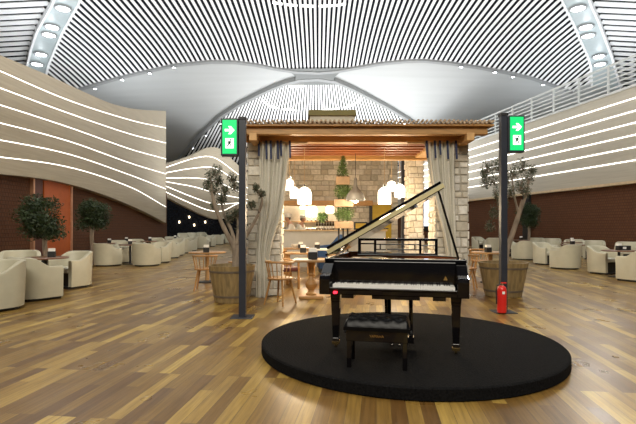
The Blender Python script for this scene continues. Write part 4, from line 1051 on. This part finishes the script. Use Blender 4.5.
# local frame: faces -x (towards left of picture), y is depth
J = [(0, 0, .95), (-.02, 0, 1.15), (-.07, 0, 1.34), (-.12, 0, 1.48), (-.16, 0, 1.56), (-.17, 0, 1.60),
     (-.10, -.19, 1.43), (-.20, -.22, 1.20), (-.40, -.14, 1.26), (-.46, -.12, 1.27),
     (-.10, .19, 1.43), (-.20, .22, 1.20), (-.40, .12, 1.28), (-.46, .10, 1.29),
     (0, -.10, .90), (.0, -.11, .50), (.03, -.11, .10), (-.10, -.11, .05), (0, .10, .90), (.0, .11, .50), (.03, .11, .10), (-.10, .11, .05)]
E = [(0, 1), (1, 2), (2, 3), (3, 4), (4, 5), (3, 6), (6, 7), (7, 8), (8, 9), (3, 10), (10, 11), (11, 12), (12, 13), (0, 14), (14, 15), (15, 16), (16, 17), (0, 18), (18, 19), (19, 20), (20, 21)]
Rr = [(.15, .11), (.145, .11), (.16, .12), (.11, .10), .055, .05, .07, .048, .036, .028, .07, .048, .036, .028, .09, .062, .042, .038, .09, .062, .042, .038]
bd = body('body', J, E, Rr, 'skin', ck)
J2 = J[:4] + J[6:9] + J[10:13]; E2 = [(0, 1), (1, 2), (2, 3), (3, 4), (4, 5), (5, 6), (3, 7), (7, 8), (8, 9)]
R2 = [(.19, .15), (.18, .14), (.19, .145), (.14, .12), .085, .062, .05, .085, .062, .05]
body('white_jacket', J2, E2, R2, 'white_cloth', ck)
body('trousers', [J[0], J[14], J[15], J[16], J[18], J[19], J[20]], [(0, 1), (1, 2), (2, 3), (0, 4), (4, 5), (5, 6)], [.15, .11, .08, .065, .11, .08, .065], 'black', ck)
hd = MB().ball((-.20, 0, 1.68), .105, 16, 12, (.95, .8, 1.12)); hd.add([(-.295, -.014, 1.67), (-.295, .014, 1.67), (-.325, 0, 1.655), (-.295, 0, 1.705)], [(0, 1, 2), (0, 2, 3), (1, 3, 2), (0, 3, 1)])
for s_ in (-1, 1): hd.ball((-.19, s_ * .083, 1.675), .024, 8, 6, (.8, .4, 1.2))
ho = hd.build('head', 'skin', ck, smooth=True)
MB().ball((-.29, -.035, 1.695), .011).ball((-.29, .035, 1.695), .011).build('eyes', 'black', ho); MB().box(-.301, -.285, -.025, .025, 1.625, 1.632).build('mouth', 'redcloth', ho)
MB().ball((-.175, 0, 1.70), .105, 14, 10, (.95, .86, 1.0)).build('hair', 'hair', ho, smooth=True)
MB().lathe([(.105, 1.72), (.11, 1.76), (.13, 1.80), (.12, 1.84), (.05, 1.86)], 18, c=(-.185, 0)).build('cap', 'white_cloth', ho, smooth=True)
for s_ in (-1, 1):                                   # hands: palm plus five bent digits
    bx_, by_, bz_ = (-.46, -.12, 1.27) if s_ < 0 else (-.46, .10, 1.29)
    hm = MB().ball((bx_ - .045, by_, bz_), .05, 10, 8, (1, .75, .35))
    for k in range(4):
        yy = by_ + (k - 1.5) * .019; ll = [.055, .068, .072, .062][k]
        hm.tube([(bx_ - .08, yy, bz_), (bx_ - .08 - ll * .55, yy, bz_ - .005), (bx_ - .08 - ll, yy, bz_ - .028)], [.0095, .009, .0065], 6)
    hm.tube([(bx_ - .03, by_ - s_ * .03, bz_), (bx_ - .06, by_ - s_ * .055, bz_ - .01), (bx_ - .09, by_ - s_ * .055, bz_ - .025)], [.012, .01, .008], 6)
    hm.build('hand', 'skin', bd, smooth=True)

dup(ck, 'second cook in white behind the bent cook, back half turned, deeper in the kitchen', (-.78, 18.3, 0), radians(160))
# ------------------------------------------------------------------ light
w = bpy.data.worlds.new('world'); sc.world = w; w.use_nodes = True
bgn = w.node_tree.nodes['Background']; bgn.inputs[0].default_value = (.82, .88, 1, 1); bgn.inputs[1].default_value = .05
def area(loc, rot, sx, sy, e, c):  # unseen area lights, added to brighten the ceiling and the hall
    l = bpy.data.lights.new('added_area_light', 'AREA'); l.shape = 'RECTANGLE'; l.size = sx; l.size_y = sy; l.energy = e; l.color = c
    o = bpy.data.objects.new('added_area_light', l); COL.objects.link(o); o.location = loc; o.rotation_euler = rot; return o
UP = (pi, 0, 0)
area((-14, 22, 7.6), UP, 3, 26, 850, (.92, .96, 1)); area((17, 22, 7.6), UP, 3, 26, 850, (.92, .96, 1))
area((1, 14, 4.7), UP, 3.6, 7, 2500, (.95, .97, 1))
area((-1, 37, 3.4), UP, 6, 5, 1300, (.95, .97, 1)); area((7, 37, 3.4), UP, 5, 5, 800, (.95, .97, 1))
area((0, -3, 4), UP, 16, 5, 4800, (.95, .97, 1))
area((-6, 29, 2.6), UP, 3, 3, 300, (.95, .97, 1)); area((6, 29, 2.6), UP, 3, 3, 220, (.95, .97, 1))
def aim(loc, tgt, sx, sy, e, c):
    return area(loc, (Vector(tgt) - Vector(loc)).to_track_quat('-Z', 'Y').to_euler(), sx, sy, e, c)
aim((-1, -6, 10.5), (.8, 8, .5), 9, 4, 1750, (1, .93, .80))  # added key light behind the camera, unseen, for the upright surfaces
aim((8, 4, 12), (6, 9, 0), 4, 4, 500, (1, .93, .82)); aim((-8, 4, 12), (-5, 9, 0), 4, 4, 300, (1, .82, .58))
def spot(loc, tgt, e, c, ang=70, r=.25):
    l = bpy.data.lights.new('ceiling_spot', 'SPOT'); l.energy = e; l.color = c; l.spot_size = radians(ang); l.spot_blend = .8; l.shadow_soft_size = r
    o = bpy.data.objects.new('ceiling_spot', l); COL.objects.link(o); o.location = loc
    o.rotation_euler = (Vector(tgt) - Vector(loc)).to_track_quat('-Z', 'Y').to_euler(); return o
for (px, py, tx, ty) in ((41, 50, -5, 14), (599, 52, 7, 15)):
    p = ray(px, py); p.z -= .5; spot(p, (tx, ty, 0), 2500, (1, .93, .82), 60, .4)
def pt_(loc, e, c, r=.12):
    l = bpy.data.lights.new('lamp_light', 'POINT'); l.energy = e; l.color = c; l.shadow_soft_size = r; o = bpy.data.objects.new('lamp_light', l); COL.objects.link(o); o.location = loc
pt_((-.3, 18.6, 2.5), 200, (1, .82, .58)); pt_((.82, 10.6, 1.9), 14, (1, .82, .6)); pt_((.9, 13.8, 2.9), 70, (1, .8, .55)); pt_((.6, 10, 2.2), 30, (1, .8, .55))
